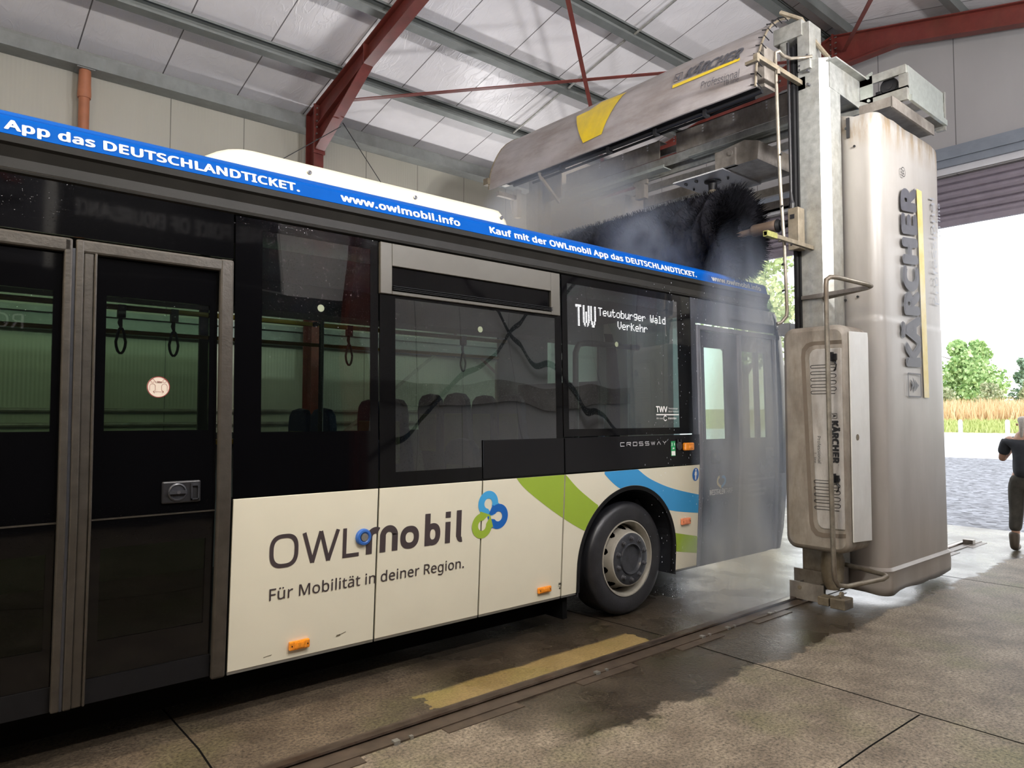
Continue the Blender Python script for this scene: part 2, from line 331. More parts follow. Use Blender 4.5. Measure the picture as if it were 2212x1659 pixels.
# ------------------------------------------------------------------ mesh builder
class MB:
    def __init__(s): s.v = []; s.f = []; s.mi = []; s.cur = 0
    def add(s, vs, fs, mi=None):
        b = len(s.v); s.v += [Vector(v) for v in vs]
        for f in fs: s.f.append([b + i for i in f]); s.mi.append(s.cur if mi is None else mi)
    def box(s, x0, x1, y0, y1, z0, z1):
        vs = [(x, y, z) for x in (x0, x1) for y in (y0, y1) for z in (z0, z1)]
        s.add(vs, [(0, 1, 3, 2), (4, 6, 7, 5), (0, 4, 5, 1), (2, 3, 7, 6), (0, 2, 6, 4), (1, 5, 7, 3)]); return s
    def hexa(s, a, b):      # two matching quads
        s.add(list(a) + list(b), [(3, 2, 1, 0), (4, 5, 6, 7), (0, 1, 5, 4), (1, 2, 6, 5), (2, 3, 7, 6), (3, 0, 4, 7)]); return s
    def prism(s, poly, ext):     # poly list of 3d points, ext vector
        n = len(poly); e = Vector(ext); a = [Vector(p) for p in poly]
        s.add(a + [p + e for p in a], [tuple(range(n))[::-1], tuple(range(n, 2 * n))] + [(i, (i + 1) % n, n + (i + 1) % n, n + i) for i in range(n)]); return s
    def bar(s, p, q, w, h, up=(0, 0, 1)):
        p, q = Vector(p), Vector(q); d = (q - p).normalized(); u = Vector(up); r = d.cross(u)
        if r.length < 1e-4: r = d.cross(Vector((1, 0, 0)))
        r.normalize(); u = r.cross(d)
        a = [p + r * (w / 2 * i) + u * (h / 2 * j) for i, j in ((-1, -1), (1, -1), (1, 1), (-1, 1))]
        s.hexa(a, [v + (q - p) for v in a]); return s
    def tube(s, pts, r, n=10, cap=True):
        pts = [Vector(p) for p in pts]; rings = []; prev = None
        for i, p in enumerate(pts):
            d = ((pts[min(i + 1, len(pts) - 1)] - p).normalized() + (p - pts[max(i - 1, 0)]).normalized())
            d = d.normalized() if d.length > 1e-6 else Vector((0, 0, 1))
            u = prev if prev is not None else (Vector((0, 0, 1)) if abs(d.z) < .9 else Vector((1, 0, 0)))
            u = (u - d * u.dot(d)).normalized(); prev = u; w = d.cross(u)
            rr = r[i] if isinstance(r, (list, tuple)) else r
            rings.append([p + (u * math.cos(2 * math.pi * k / n) + w * math.sin(2 * math.pi * k / n)) * rr for k in range(n)])
        vs = [v for g in rings for v in g]; fs = []
        for i in range(len(pts) - 1):
            for k in range(n): fs.append((i * n + k, i * n + (k + 1) % n, (i + 1) * n + (k + 1) % n, (i + 1) * n + k))
        if cap: fs += [tuple(range(n))[::-1], tuple(range((len(pts) - 1) * n, len(pts) * n))]
        s.add(vs, fs); return s
    def lathe(s, c, axis, prof, n=48):     # prof: (radius, along axis)
        c = Vector(c); ax = Vector(axis); u = Vector((0, 0, 1)) if abs(ax.z) < .9 else Vector((1, 0, 0)); w = ax.cross(u)
        vs = [c + ax * h + (u * math.cos(2 * math.pi * k / n) + w * math.sin(2 * math.pi * k / n)) * r for r, h in prof for k in range(n)]
        fs = [(i * n + k, i * n + (k + 1) % n, (i + 1) * n + (k + 1) % n, (i + 1) * n + k) for i in range(len(prof) - 1) for k in range(n)]
        s.add(vs, fs); return s
    def disc(s, c, axis, r, h, n=32): s.lathe(c, axis, [(0.0001, 0), (r, 0), (r, h), (0.0001, h)], n); return s
    def grid(s, rows, thick=None, closed=False):
        m_, n_ = len(rows), len(rows[0]); vs = [v for r in rows for v in r]
        fs = [(i * n_ + j, i * n_ + j + 1, (i + 1) * n_ + j + 1, (i + 1) * n_ + j) for i in range(m_ - 1) for j in range(n_ - 1)]
        if thick is None: s.add(vs, fs); return s
        e = Vector(thick); k = m_ * n_
        fs2 = [tuple(k + q for q in f[::-1]) for f in fs]
        rim = [(0, j) for j in range(n_)] + [(i, n_ - 1) for i in range(1, m_)] + [(m_ - 1, j) for j in range(n_ - 2, -1, -1)] + [(i, 0) for i in range(m_ - 2, 0, -1)]
        rim = [i * n_ + j for i, j in rim]
        fs3 = [(rim[(i + 1) % len(rim)], rim[i], k + rim[i], k + rim[(i + 1) % len(rim)]) for i in range(len(rim))]
        s.add([Vector(v) for v in vs] + [Vector(v) + e for v in vs], fs + fs2 + fs3); return s
    def build(s, name, mats, parent=None, smooth=False, bevel=0, fix=True):
        me = bpy.data.meshes.new(name)
        if parent is not None: org = world_loc(parent)
        elif s.v:
            xs = [v.x for v in s.v]; ys_ = [v.y for v in s.v]; org = Vector(((min(xs) + max(xs)) / 2, (min(ys_) + max(ys_)) / 2, min(v.z for v in s.v)))
        else: org = Vector()
        me.from_pydata([v - org for v in s.v], [], s.f)
        mats = mats if isinstance(mats, (list, tuple)) else [mats]
        for m_ in mats: me.materials.append(m_)
        if len(mats) > 1: me.polygons.foreach_set('material_index', s.mi)
        if fix:
            bm = bmesh.new(); bm.from_mesh(me); bmesh.ops.recalc_face_normals(bm, faces=bm.faces); bm.to_mesh(me); bm.free()
        if smooth:
            me.polygons.foreach_set('use_smooth', [True] * len(me.polygons))
            try: me.set_sharp_from_angle(angle=R(40))
            except Exception: pass
        me.update()
        o = bpy.data.objects.new(name, me); COL.objects.link(o)
        if parent is not None: o.parent = parent
        else: o.location = org
        if bevel:
            b = o.modifiers.new('bevel', 'BEVEL'); b.width = bevel; b.segments = 2; b.limit_method = 'ANGLE'; b.angle_limit = R(40)
        return o
def each(mb, name, mats, parent, **k):
    # one object per connected piece
    par = list(range(len(mb.v)))
    def find(i):
        while par[i] != i: par[i] = par[par[i]]; i = par[i]
        return i
    for f in mb.f:
        r0 = find(f[0])
        for i in f[1:]: par[find(i)] = r0
    groups = {}
    for j, f in enumerate(mb.f): groups.setdefault(find(f[0]), []).append(j)
    out = []
    for g in groups.values():
        n = MB(); idx = {}
        for j in g:
            ff = []
            for i in mb.f[j]:
                if i not in idx: idx[i] = len(n.v); n.v.append(mb.v[i])
                ff.append(idx[i])
            n.f.append(ff); n.mi.append(mb.mi[j])
        out.append(n.build(name, mats, parent, **k))
    return out
def world_loc(o):
    p = Vector(o.location)
    while o.parent is not None: o = o.parent; p += Vector(o.location)
    return p
def thing(name, loc, label, cat, group=None, kind=None):
    o = bpy.data.objects.new(name, None); COL.objects.link(o); o.location = loc; o.empty_display_size = .2
    return tag(o, label, cat, group, kind)
def tag(o, label=None, cat=None, group=None, kind=None):
    if label: o['label'] = label
    if cat: o['category'] = cat
    if group: o['group'] = group
    if kind: o['kind'] = kind
    return o
def struct(name, mb, m, **k):
    return tag(mb.build(name, m, **k), kind='structure')

# ------------------------------------------------------------------ text as real flat letters
import os
FONT = None
for _d in ('LOCAL', 'SYSTEM'):
    try:
        _p = os.path.join(bpy.utils.resource_path(_d), 'datafiles', 'fonts', 'NotoSansHebrew-Regular.woff2')
        if FONT is None and os.path.exists(_p): FONT = bpy.data.fonts.load(_p)     # the sans serif that ships with Blender
    except Exception: FONT = None
_tc = {}
def raw_text(body, bold):
    key = (body, bold)
    if key in _tc: return _tc[key]
    c = bpy.data.curves.new('t', 'FONT'); c.body = body; c.size = 1; c.font = FONT if FONT else c.font; c.offset = 0.0; c.resolution_u = 4; c.space_character = 1.02 + bold * 1.3
    o = bpy.data.objects.new('t', c); COL.objects.link(o)
    dg = bpy.context.evaluated_depsgraph_get(); dg.update()
    me = bpy.data.meshes.new_from_object(o.evaluated_get(dg))
    vs = [tuple(v.co) for v in me.vertices]; fs = [tuple(p.vertices) for p in me.polygons]
    bpy.data.objects.remove(o); bpy.data.curves.remove(c); bpy.data.meshes.remove(me)
    _tc[key] = (vs, fs); return _tc[key]
def cap_h(bold):
    vs, _ = raw_text('H', bold); ys_ = [v[1] for v in vs]; return min(ys_), max(ys_)
def text(mb, body, fn, bold=0.0, shear=0.0):
    """fn(u, v): u 0..1 along the text, v 0..1 from baseline to cap height"""
    vs, fs = raw_text(body, bold); lo, hi = cap_h(0.0)
    d = bold * 1.1; xs = [v[0] for v in vs]; x0, x1 = min(xs) - d, max(xs) + d
    offs = [(0, 0)] if not bold else [(d * math.cos(k * math.pi / 4), d * .8 * math.sin(k * math.pi / 4)) for k in range(8)] + [(0, 0)]
    p00, p10, p01 = Vector(fn(0, 0)), Vector(fn(.2, 0)), Vector(fn(0, 1)); nrm = (p10 - p00).cross(p01 - p00).normalized()
    for kk, (dx, dy) in enumerate(offs):
        P = [Vector(fn((v[0] + dx - x0) / (x1 - x0) + shear * (v[1] - lo) / (hi - lo), (v[1] + dy - lo) / (hi - lo))) for v in vs]
        for q, f in enumerate(fs):      # the font's contours overlap: every face gets its own hair's breadth of height
            e = nrm * (.00022 * kk + .00018 * ((q * .618034) % 1)); mb.add([P[i_] + e for i_ in f], [tuple(range(len(f)))])

# ================================================================== THE SETTING
YR, ZR = .80, 7.62        # ridge line of the roof underside
SL = .23
YW, YWR = 6.30, -4.80     # inner faces of the long walls
def roofz(y): return ZR - SL * abs(y - YR)
XG = 10.9
XB = -9.0
# floor slab split by joints (two joints shown)
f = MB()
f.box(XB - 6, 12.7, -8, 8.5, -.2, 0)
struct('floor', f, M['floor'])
f = MB()
for pts, w in (([(4.51, .9), (4.585, -.5), (4.56, -1.32), (4.53, -2.37), (4.52, -4.7)], .010), ([(4.51, -2.365), (3.9, -2.35), (2.5, -2.35), (-3, -2.36)], .009), ([(8.6, -.85), (8.6, -4.7)], .010), ([(1.18, -.6), (1.21, -.1), (1.2, 2.4)], .010)):
    for (a, b_), (c, d) in zip(pts, pts[1:]):
        f.bar((a, b_, -.0008), (c, d, -.0008), w, .004)
o = tag(f.build('trim_1', M['under']), kind='structure')
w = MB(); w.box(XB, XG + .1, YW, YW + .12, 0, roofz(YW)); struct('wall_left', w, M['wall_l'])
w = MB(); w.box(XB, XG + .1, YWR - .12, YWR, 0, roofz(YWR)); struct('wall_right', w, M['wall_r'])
def gable(x0, x1, gy0, gy1, gz):
    w = MB()
    for a, b_, z0 in ((YWR, gy0, 0), (gy0, YR, gz), (YR, gy1, gz), (gy1, YW, 0)):
        w.hexa([(x0, a, z0), (x0, b_, z0), (x0, b_, roofz(b_) + .02), (x0, a, roofz(a) + .02)], [(x1, a, z0), (x1, b_, z0), (x1, b_, roofz(b_) + .02), (x1, a, roofz(a) + .02)])
    return w
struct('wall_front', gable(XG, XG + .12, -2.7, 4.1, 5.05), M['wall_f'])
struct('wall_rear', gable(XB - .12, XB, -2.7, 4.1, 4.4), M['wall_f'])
for nm, ya in (('ceiling_left', YW + .12), ('ceiling_right', YWR - .12)):
    c = MB(); ex = XG + .12
    c.hexa([(XB - .12, YR, ZR), (ex, YR, ZR), (ex, ya, roofz(ya)), (XB - .12, ya, roofz(ya))], [(XB - .12, YR, ZR + .1), (ex, YR, ZR + .1), (ex, ya, roofz(ya) + .1), (XB - .12, ya, roofz(ya) + .1)])
    struct(nm, c, M['ceiling'])

# eave gutters
def box_thing(name, dims, m, label, cat, group=None, bevel=0):
    b = MB(); b.box(*dims); return tag(b.build(name, m, bevel=bevel), label, cat, group)
g = MB(); g.box(XB, XG - .02, 6.03, 6.295, 6.084, 6.10); g.box(XB, XG - .02, 6.03, 6.045, 6.10, 6.245); g.box(XB, XG - .02, 6.16, 6.295, 6.20, 6.335)
tag(g.build('eave_gutter', M['gutter']), 'long grey sheet metal gutter box under the eave of the left wall', 'gutter')
g = MB(); g.box(XB, XG - .02, YWR + .005, YWR + .27, 5.9, 6.06)
tag(g.build('eave_gutter', M['gutter']), 'grey sheet metal gutter box along the wall behind the viewer', 'gutter')
# drain pipe
t = thing('drain_pipe', (1.60, 6.14, 0), 'orange plastic drain pipe with a socket hanging from the grey eave gutter', 'pipe')
p = MB(); p.tube([(1.60, 6.14, 0.05), (1.60, 6.14, 5.75)], .062, 20); p.build('pipe', M['pipe'], t, smooth=True)
p = MB(); p.tube([(1.60, 6.14, 5.72), (1.60, 6.14, 5.76), (1.60, 6.14, 5.9), (1.6, 6.13, 6.0), (1.6, 6.13, 6.068)], [.074, .078, .072, .07, .066], 20); p.build('socket', M['pipe'], t, smooth=True)
p = MB(); p.box(1.5, 1.70, 6.05, 6.25, 6.07, 6.083); p.build('gutter_plate', M['gutter'], t)

# purlins: C-sections running along the hall
pl = [(5.04, 'left roof slope purlin, first one in from the eave gutter'), (3.73, 'left roof slope purlin, second one in from the eave gutter'), (2.40, 'left roof slope purlin, third one in from the eave gutter'),
      (.98, 'ridge purlin of the left roof slope beside the dark twin purlin'), (.62, 'ridge purlin of the right roof slope beside its twin'), (-.85, 'right roof slope purlin, first one below the ridge pair'),
      (-2.2, 'right roof slope purlin, second one below the ridge pair'), (-3.5, 'right roof slope purlin, lowest one above the right wall')]
for y, lab in pl:
    z = roofz(y); sg = 1 if y > YR else -1
    c = MB()
    tl = -sg * SL
    d = .155; w_ = .055
    def q(dy, dz): return (y + dy - tl * dz * 0, z + dz + (dy) * tl)
    prof = [(-w_, -.002), (w_, -.002), (w_, -.03), (w_ - .008, -.03), (w_ - .008, -.012), (-w_ + .01, -.012), (-w_ + .01, -d + .01), (w_ - .008, -d + .01), (w_ - .008, -d + .03), (w_, -d + .03), (w_, -d), (-w_, -d)]
    c.prism([(XB, *q(-a * sg, b_)) for a, b_ in prof], (XG - XB - .03, 0, 0))
    tag(c.build('roof_purlin', M['purlin']), 'grey galvanised ' + lab, 'roof beam', 'roof purlins')

# portal frames (red)
def portal(x, label):
    zt = lambda y: roofz(y) - .16
    D = .27; fw = .075; ft = .014
    t = thing('portal_frame', (x, YR, 0), label, 'steel frame', 'red portal frames')
    r = MB()
    r.cur = 0
    for sg, yw in ((1, 6.28), (-1, -4.78)):
        ye = yw - sg * .30
        # column: web + flanges
    def piece(poly):     # web in the plane x
        r.prism([(x - .006, a, b_) for a, b_ in poly], (.012, 0, 0))
    def flange(a, b_):
        a3, b3 = Vector((x, *a)), Vector((x, *b_)); r.bar(a3, b3, fw * 2, ft, up=(0, -(b3 - a3).z, (b3 - a3).y))
    for sg, yo in ((1, 6.0), (-1, -4.5)):
        yi = yo - sg * .28
        yh = yo - sg * 1.75
        ztop = zt(yo); zh = zt(yo) - .62
        piece([(yo, 0), (yi, 0), (yi, zh), (yo, zh)])
        piece([(yo, zh), (yi, zh), (yh, zt(yh) - D), (yh, zt(yh)), (yo, ztop)])
        piece([(yh, zt(yh) - D), (YR + sg * .9, zt(YR + sg * .9) - D), (YR + sg * .9, zt(YR + sg * .9)), (yh, zt(yh))])
        piece([(YR + sg * .9, zt(YR + sg * .9) - D), (YR, zt(YR) - D - .22), (YR, zt(YR)), (YR + sg * .9, zt(YR + sg * .9))])
        flange((yo, 0), (yo, ztop)); flange((yi, 0), (yi, zh)); flange((yi, zh), (yh, zt(yh) - D)); flange((yo, ztop), (YR, zt(YR)))
        flange((yh, zt(yh) - D), (YR + sg * .9, zt(YR + sg * .9) - D)); flange((YR + sg * .9, zt(YR + sg * .9) - D), (YR, zt(YR) - D - .22))
        flange((yi - sg * .0, zt(yi) - .34), (yh, zt(yh) - D)) ; flange((yh, zt(yh)), (yh, zt(yh) - D))
    r.build('frame', M['red'], t)
    e = MB()
    e.box(x - .09, x + .09, YR - .014, YR + .014, zt(YR) - D - .26, zt(YR) + .02)
    for sg, yo in ((1, 6.0), (-1, -4.5)):
        yi = yo - sg * .28
        e.box(x - .09, x + .09, min(yi, yi - sg * .03), max(yi, yi - sg * .03), zt(yo) - .66, zt(yi) + .01)
    each(e, 'end_plate', M['red'], t)
    b = MB()
    for k in range(6):
        for sx in (-.055, .055):
            z = zt(YR) - .03 - k * .085
            for yy in (YR - .05, YR + .02): b.tube([(x + sx, yy, z), (x + sx, yy + .03, z)], .011, 6)
            z = zt(5.72) - .06 - k * .095
            b.tube([(x + sx, 5.66, z), (x + sx, 5.69, z)], .013, 6)
    tag(b.build('bolt', M['steelm'], t), kind='stuff')
    return t
portal(4.55, 'red steel portal frame rising behind the bus roof beside the cream roof pod')
portal(10.55, 'red steel portal frame against the gable wall above the roller shutter')
portal(-1.6, 'red steel portal frame standing behind the viewer')

# bracing rods
def rod(name, a, b_, w, h, m, label, cat, group=None):
    r = MB(); r.bar(a, b_, w, h, up=(0, SL, 1)); return tag(r.build(name, m), label, cat, group)
def rz(y, d): return roofz(y) - d
rod('roof_brace', (4.6, 5.10, rz(5.10, .42)), (10.5, .95, rz(.95, .42)), .06, .012, M['red'], 'thin red brace bar rising from the portal frame towards the ridge behind the grey hood', 'brace bar', 'crossed roof braces')
rod('roof_brace', (4.6, .95, rz(.95, .45)), (10.5, 5.3, rz(5.3, .45)), .06, .012, M['red'], 'thin red brace bar falling steeply behind the grey hood to the far left knee', 'brace bar', 'crossed roof braces')
rod('roof_brace', (4.6, -3.4, rz(-3.4, .42)), (10.5, .65, rz(.65, .42)), .06, .012, M['red'], 'short red brace bar meeting the gable frame right of its ridge joint', 'brace bar')
for k, (xa, lab) in enumerate(((7.72, 'slim grey sag rod spanning the roof purlins above the grey hood'),)):
    r = MB(); ys_ = [5.04, 3.73, 2.40, .98]
    for a, b_ in zip(ys_, ys_[1:]): r.tube([(xa, a - .06, rz(a, .11)), (xa, b_ + .06, rz(b_, .11))], .017, 8)
    tag(r.build('sag_rod', M['galv']), lab, 'rod')
# wall bracing and wires
r = MB(); r.bar((4.5, 6.2, 5.25), (10.5, 6.2, 1.0), .05, .012, up=(0, 1, 0)); tag(r.build('wall_brace', M['red']), 'red diagonal brace bar on the left wall behind the cream roof pod', 'brace bar', 'left wall braces')
r = MB(); r.bar((4.6, 6.16, 1.0), (10.5, 6.16, 5.5), .05, .012, up=(0, 1, 0)); tag(r.build('wall_brace', M['galvd']), 'grey diagonal brace bar on the left wall seen through the bus windows', 'brace bar', 'left wall braces')
for a, b_, lab in (((4.62, 5.1, 5.9), (6.9, 6.2, 4.4), 'thin steel wire running from the red frame down to the right'), ((4.62, 5.15, 5.86), (2.6, 5.9, 4.3), 'thin steel wire running from the red frame down to the left')):
    r = MB(); r.tube([a, b_], .006, 6); tag(r.build('tension_wire', M['black']), lab, 'wire')

# things on the left wall, seen through the bus windows
r = MB()
for z in (1.62, 1.80): r.tube([(XB, 6.25, z), (XG - .1, 6.25, z)], .025, 8)
tag(r.build('water_pipe', M['galvd']), 'pair of horizontal grey pipes along the left wall behind the bus', 'pipe')
r = MB(); r.box(XB, XG - .1, 6.12, 6.285, 2.78, 3.05); r.box(XB, XG - .1, 6.05, 6.12, 2.98, 3.05)
tag(r.build('wall_rail', M['gutter']), 'wide galvanised wall rail on the left wall behind the bus', 'wall rail')
# right wall: rail, brace, banners (mirrored in the bus windows)
r = MB(); r.box(XB, XG - .1, YWR + .005, YWR + .12, 2.1, 2.42); tag(r.build('wall_rail', M['galvd']), 'dark horizontal wall rail mirrored in the bus windows', 'wall rail')
r = MB(); r.bar((4.7, YWR + .16, 1.2), (10.4, YWR + .16, 5.4), .07, .012, up=(0, 1, 0)); tag(r.build('wall_brace', M['black']), 'dark rising brace on the right wall mirrored in the bus windows', 'brace bar', 'right wall braces')
r = MB(); r.bar((4.7, YWR + .13, 5.4), (10.4, YWR + .13, 1.2), .07, .012, up=(0, 1, 0)); tag(r.build('wall_brace', M['black']), 'dark falling brace on the right wall mirrored in the bus windows', 'brace bar', 'right wall braces')
def banner(x0, x1, z0, z1, bg, lines, label, wy=YWR):
    t = thing('banner', ((x0 + x1) / 2, wy + .02, z0), label, 'banner')
    b = MB()
    rows = [[(x0 + (x1 - x0) * i / 8, wy + .02 + .012 * math.sin(i * 1.7), z) for i in range(9)] for z in (z0, z1)]
    b.grid(rows, (0, -.004, 0)); b.build('sheet', bg, t)
    for body, bx0, bx1, bz, bh, m_, bold in lines:
        l = MB(); text(l, body, lambda u, v: (bx1 - u * (bx1 - bx0), wy + .036, bz + v * bh), bold); l.build('lettering', m_, t)
M['ban_g'] = mat('banner_grey', (.10, .10, .12), .6); M['ban_b'] = mat('banner_black', (.006, .006, .008), .6); M['ban_r'] = mat('banner_red', (.22, .02, .02), .5)
banner(-4.5, 4.55, .05, 3.50, M['ban_b'], [('ROFENLINE', -1.0, 1.0, 2.75, .16, M['dullwhite'], .0)], 'long black tarpaulin behind the viewer mirrored in the lower bus doors', YWR + .14)
banner(-.9, 1.05, 3.55, 4.62, M['ban_g'], [('SONAX', -.3, .85, 4.36, .18, M['ban_r'], .03), ('MADE IN GERMANY', -.05, .85, 4.14, .09, M['ban_b'], .02)], 'grey banner behind the viewer mirrored at the upper left of the bus')
banner(1.15, 3.6, 3.55, 4.62, M['ban_b'], [('THE FORCE OF ENDURANCE', 1.35, 3.4, 4.12, .17, M['dullwhite'], .03)], 'black banner behind the viewer mirrored above the middle door of the bus')

# roller shutter + lintel (front gate)
t = thing('door_1', (XG, .7, 0), None, None, kind='structure')
s = MB(); x0 = XG + .06
nsl = 6; zt_, zb = 5.06, 4.42
for k in range(nsl):
    z0 = zb + (zt_ - zb) * k / nsl; z1 = zb + (zt_ - zb) * (k + 1) / nsl; h = z1 - z0
    pr = [(x0 + .03, z0), (x0 + .002, z0 + h * .12), (x0 - .012, z0 + h * .45), (x0 + .002, z0 + h * .8), (x0 + .03, z0 + h)]
    s.prism([(a, -2.75, b_) for a, b_ in pr], (0, 6.9, 0))
s.build('shutter_curtain', M['shutter'], t)
s = MB(); s.box(x0 - .03, x0 + .03, -2.75, 4.15, 4.355, 4.43); s.build('shutter_bottom_bar', M['shutter'], t)
s = MB(); s.box(XG - .05, XG + .0, -2.75, 4.15, 5.06, 5.15); s.build('lintel_strip', M['lintell'], t)
s = MB(); s.box(XG - .10, XG, -2.75, 4.15, 5.15, 5.25); s.box(XG - .13, XG, -2.75, 4.15, 5.25, 5.36); s.box(XG - .09, XG, -2.75, 4.15, 5.36, 5.43); each(s, 'lintel_frame', M['lintel'], t)
s = MB(); s.box(XG - .06, XG + .13, -2.78, -2.66, 0, 5.1); s.box(XG - .06, XG + .13, 4.06, 4.18, 0, 5.1); each(s, 'guide_jamb', M['lintel'], t)

# ================================================================== OUTSIDE
f = MB(); f.box(12.7, 34, -30, 40, -.25, -.01); struct('ground_gravel', f, M['gravel'])
f = MB(); f.box(34, 88, -60, 80, -.25, -.03); struct('ground_road', f, M['road'])
f = MB(); rows = []
for i in range(17):
    xx = 88 + i * 5
    rows.append([(xx, yy, min(3.2, max(0, (xx - 90) * .09)) + .25 * mn.noise(Vector((xx * .1, yy * .1, 0)))) for yy in range(-60, 131, 10)])
f.grid(rows, (0, 0, -.5)); struct('ground_field', f, M['grassbase'])
def blades(n, xr, yr_, h, w_, m, name, label, zf):
    b = MB()
    for _ in range(n):
        x = random.uniform(*xr); y = random.uniform(*yr_); z = zf(x); hh = h * random.uniform(.6, 1.3); a = random.uniform(0, math.pi); dx, dy = math.cos(a) * w_, math.sin(a) * w_
        lx, ly = random.uniform(-.3, .3) * hh, random.uniform(-.3, .3) * hh
        b.add([(x - dx, y - dy, z - .1), (x + dx, y + dy, z - .1), (x + lx, y + ly, z + hh)], [(0, 1, 2)])
    return tag(b.build(name, m, fix=False), label, 'grass', kind='stuff')
zf = lambda x: min(3.2, max(0, (x - 90) * .09))
blades(9000, (88, 101), (8, 46), .55, .14, M['grassf'], 'verge_grass', 'light green verge grass between the pale road and the dry tall grass', zf)
blades(11000, (101.5, 118), (8, 46), 1.7, .13, M['tallgrass'], 'tall_grass', 'orange dry tall grass behind the green verge', zf)
def tree(name, x, y, z, h, rad, m, n, leaf, label, group=None, trunk=True, squash=1.0, low=.25, cat='tree'):
    t = thing(name, (x, y, z), label, cat, group)
    if trunk:
        tb = MB(); tb.tube([(x, y, z - .2), (x + .1, y, z + h * .35), (x, y + .1, z + h * .8)], [h * .035, h * .025, h * .008], 8)
        for k in range(7):
            a = k * 2.4; zz = z + h * (.3 + .07 * k); tb.tube([(x, y, zz), (x + math.cos(a) * rad * .6, y + math.sin(a) * rad * .6, zz + h * .15)], [h * .012, h * .004], 6)
        tb.build('trunk', M['bark'], t)
    b = MB(); blobs = []
    for k in range(22):
        a = random.uniform(0, 6.28); rr = rad * math.sqrt(random.random()) * .85; u = random.random()
        zz = z + h * (low + (1 - low) * u); sh = (1 - abs(u - .35) * 1.1); blobs.append((x + math.cos(a) * rr * sh, y + math.sin(a) * rr * sh, zz, rad * .42 * (1.15 - u * .7)))
    for _ in range(n):
        bx, by, bz, br = random.choice(blobs); v = Vector((random.gauss(0, 1), random.gauss(0, 1), random.gauss(0, 1))).normalized() * br * random.uniform(.55, 1.05)
        c = Vector((bx, by, bz)) + Vector((v.x, v.y, v.z * squash)); u = Vector((random.gauss(0, 1), random.gauss(0, 1), random.gauss(0, 1))).normalized(); w_ = u.cross(Vector((random.random(), random.random(), .3))).normalized()
        s_ = leaf * random.uniform(.6, 1.4)
        b.add([c - u * s_, c + w_ * s_ * .6, c + u * s_, c - w_ * s_ * .6], [(0, 1, 2, 3)])
    b.build('foliage', m, t, fix=False)
    return t
tree('deciduous_tree', 132, 35.8, 3.0, 10.2, 6.6, M['leaf'], 8000, .34, 'broad bright green tree with a pointed top standing behind the orange grass', low=.15)
tree('deciduous_tree', 150, 57, 3.0, 7.0, 5, M['leafd'], 4000, .32, 'low olive green tree mass beside the bright green tree', low=.05)
tree('deciduous_tree', 150, 32.0, 3, 8.5, 3.2, M['leafg'], 2500, .35, 'small hazy blue-green tree far behind at the right edge', low=.1)
for k, (x, y, r_, lab) in enumerate(((122, 30.0, 2.4, 'pale shrub with upright twigs in front of the bright green tree'), (123, 25.4, 1.6, 'olive shrub right of the pale shrub at the field edge'), (124, 21.4, 1.8, 'low olive bush at the right edge above the orange grass'), (122, 36.5, 2.8, 'low olive bush left of the bright green tree'))):
    tree('shrub', x, y, zf(x), 3.6, r_, M['leafd'], 1500, .22, lab, None, False, 1, .02, cat='shrub')
tree('deciduous_tree', 27, 12.6, 0, 10.6, 2.9, M['leafb'], 6000, .11, 'light green tree with loose hanging branches seen under the open shutter beside the brush', low=.3)
for x, y, lab in ((86.5, 22.9, 'grey bollard at the road edge beside the wash cover'), (86.5, 18.6, 'grey bollard at the road edge left of the person')):
    b = MB(); b.lathe((x, y, -.03), (0, 0, 1), [(.0001, 0), (.22, 0), (.22, 1.25), (.16, 1.4), (.0001, 1.45)], 12); tag(b.build('bollard', M['bollard'], smooth=True), lab, 'bollard', 'road edge bollards')
t = thing('house', (145, 46.2, 3.0), 'small white house partly hidden behind trees left of the bright green tree', 'house')
b = MB(); b.box(142, 148, 44, 48.5, 3.0, 7.4); b.build('wall', M['lintell'], t)
b = MB(); b.prism([(141.7, 43.7, 7.4), (141.7, 48.8, 7.4), (141.7, 46.2, 9.0)], (6.6, 0, 0)); b.build('roof', M['lintel'], t)

# ================================================================== THE BUS
BUS = thing('bus', (2.0, 1.27, 0), 'long cream and black city bus with a blue roof strip under the wash gantry', 'bus')
W = 2.55
def ys(z): return .052 * (1.27 - z) / .97 if z < 1.27 else .03 * (z - 1.27) / 1.6
def side(mb, x0, x1, z0, z1, off=0.0, th=.02):
    zs = [z0] + ([1.27] if z0 < 1.27 < z1 else []) + [z1]
    mb.grid([[(x0, ys(z) + off, z), (x1, ys(z) + off, z)] for z in zs], (0, th, 0)); return mb
AX, AZ, AA, AB = 4.80, .49, .65, .635
def arch(x, g=0.0):
    d = (x - AX) / (AA + g)
    return AZ + (AB + g) * math.sqrt(max(0, 1 - d * d)) if abs(d) < 1 else -1
def ip(tab, x):
    if x <= tab[0][0]: return tab[0][1]
    for (a, b_), (c, d) in zip(tab, tab[1:]):
        if x <= c:
            t = (x - a) / (c - a); return b_ + (d - b_) * t
    return tab[-1][1]
def smooth_tab(tab, n=60):
    # Catmull-Rom through the points
    out = []
    P = [tab[0]] + list(tab) + [tab[-1]]
    for i in range(1, len(P) - 2):
        for k in range(8):
            t = k / 8; p0, p1, p2, p3 = P[i - 1], P[i], P[i + 1], P[i + 2]
            out.append(tuple(.5 * ((2 * p1[j]) + (-p0[j] + p2[j]) * t + (2 * p0[j] - 5 * p1[j] + 4 * p2[j] - p3[j]) * t * t + (-p0[j] + 3 * p1[j] - 3 * p2[j] + p3[j]) * t ** 3) for j in (0, 1)))
    out.append(tab[-1]); return sorted(out)
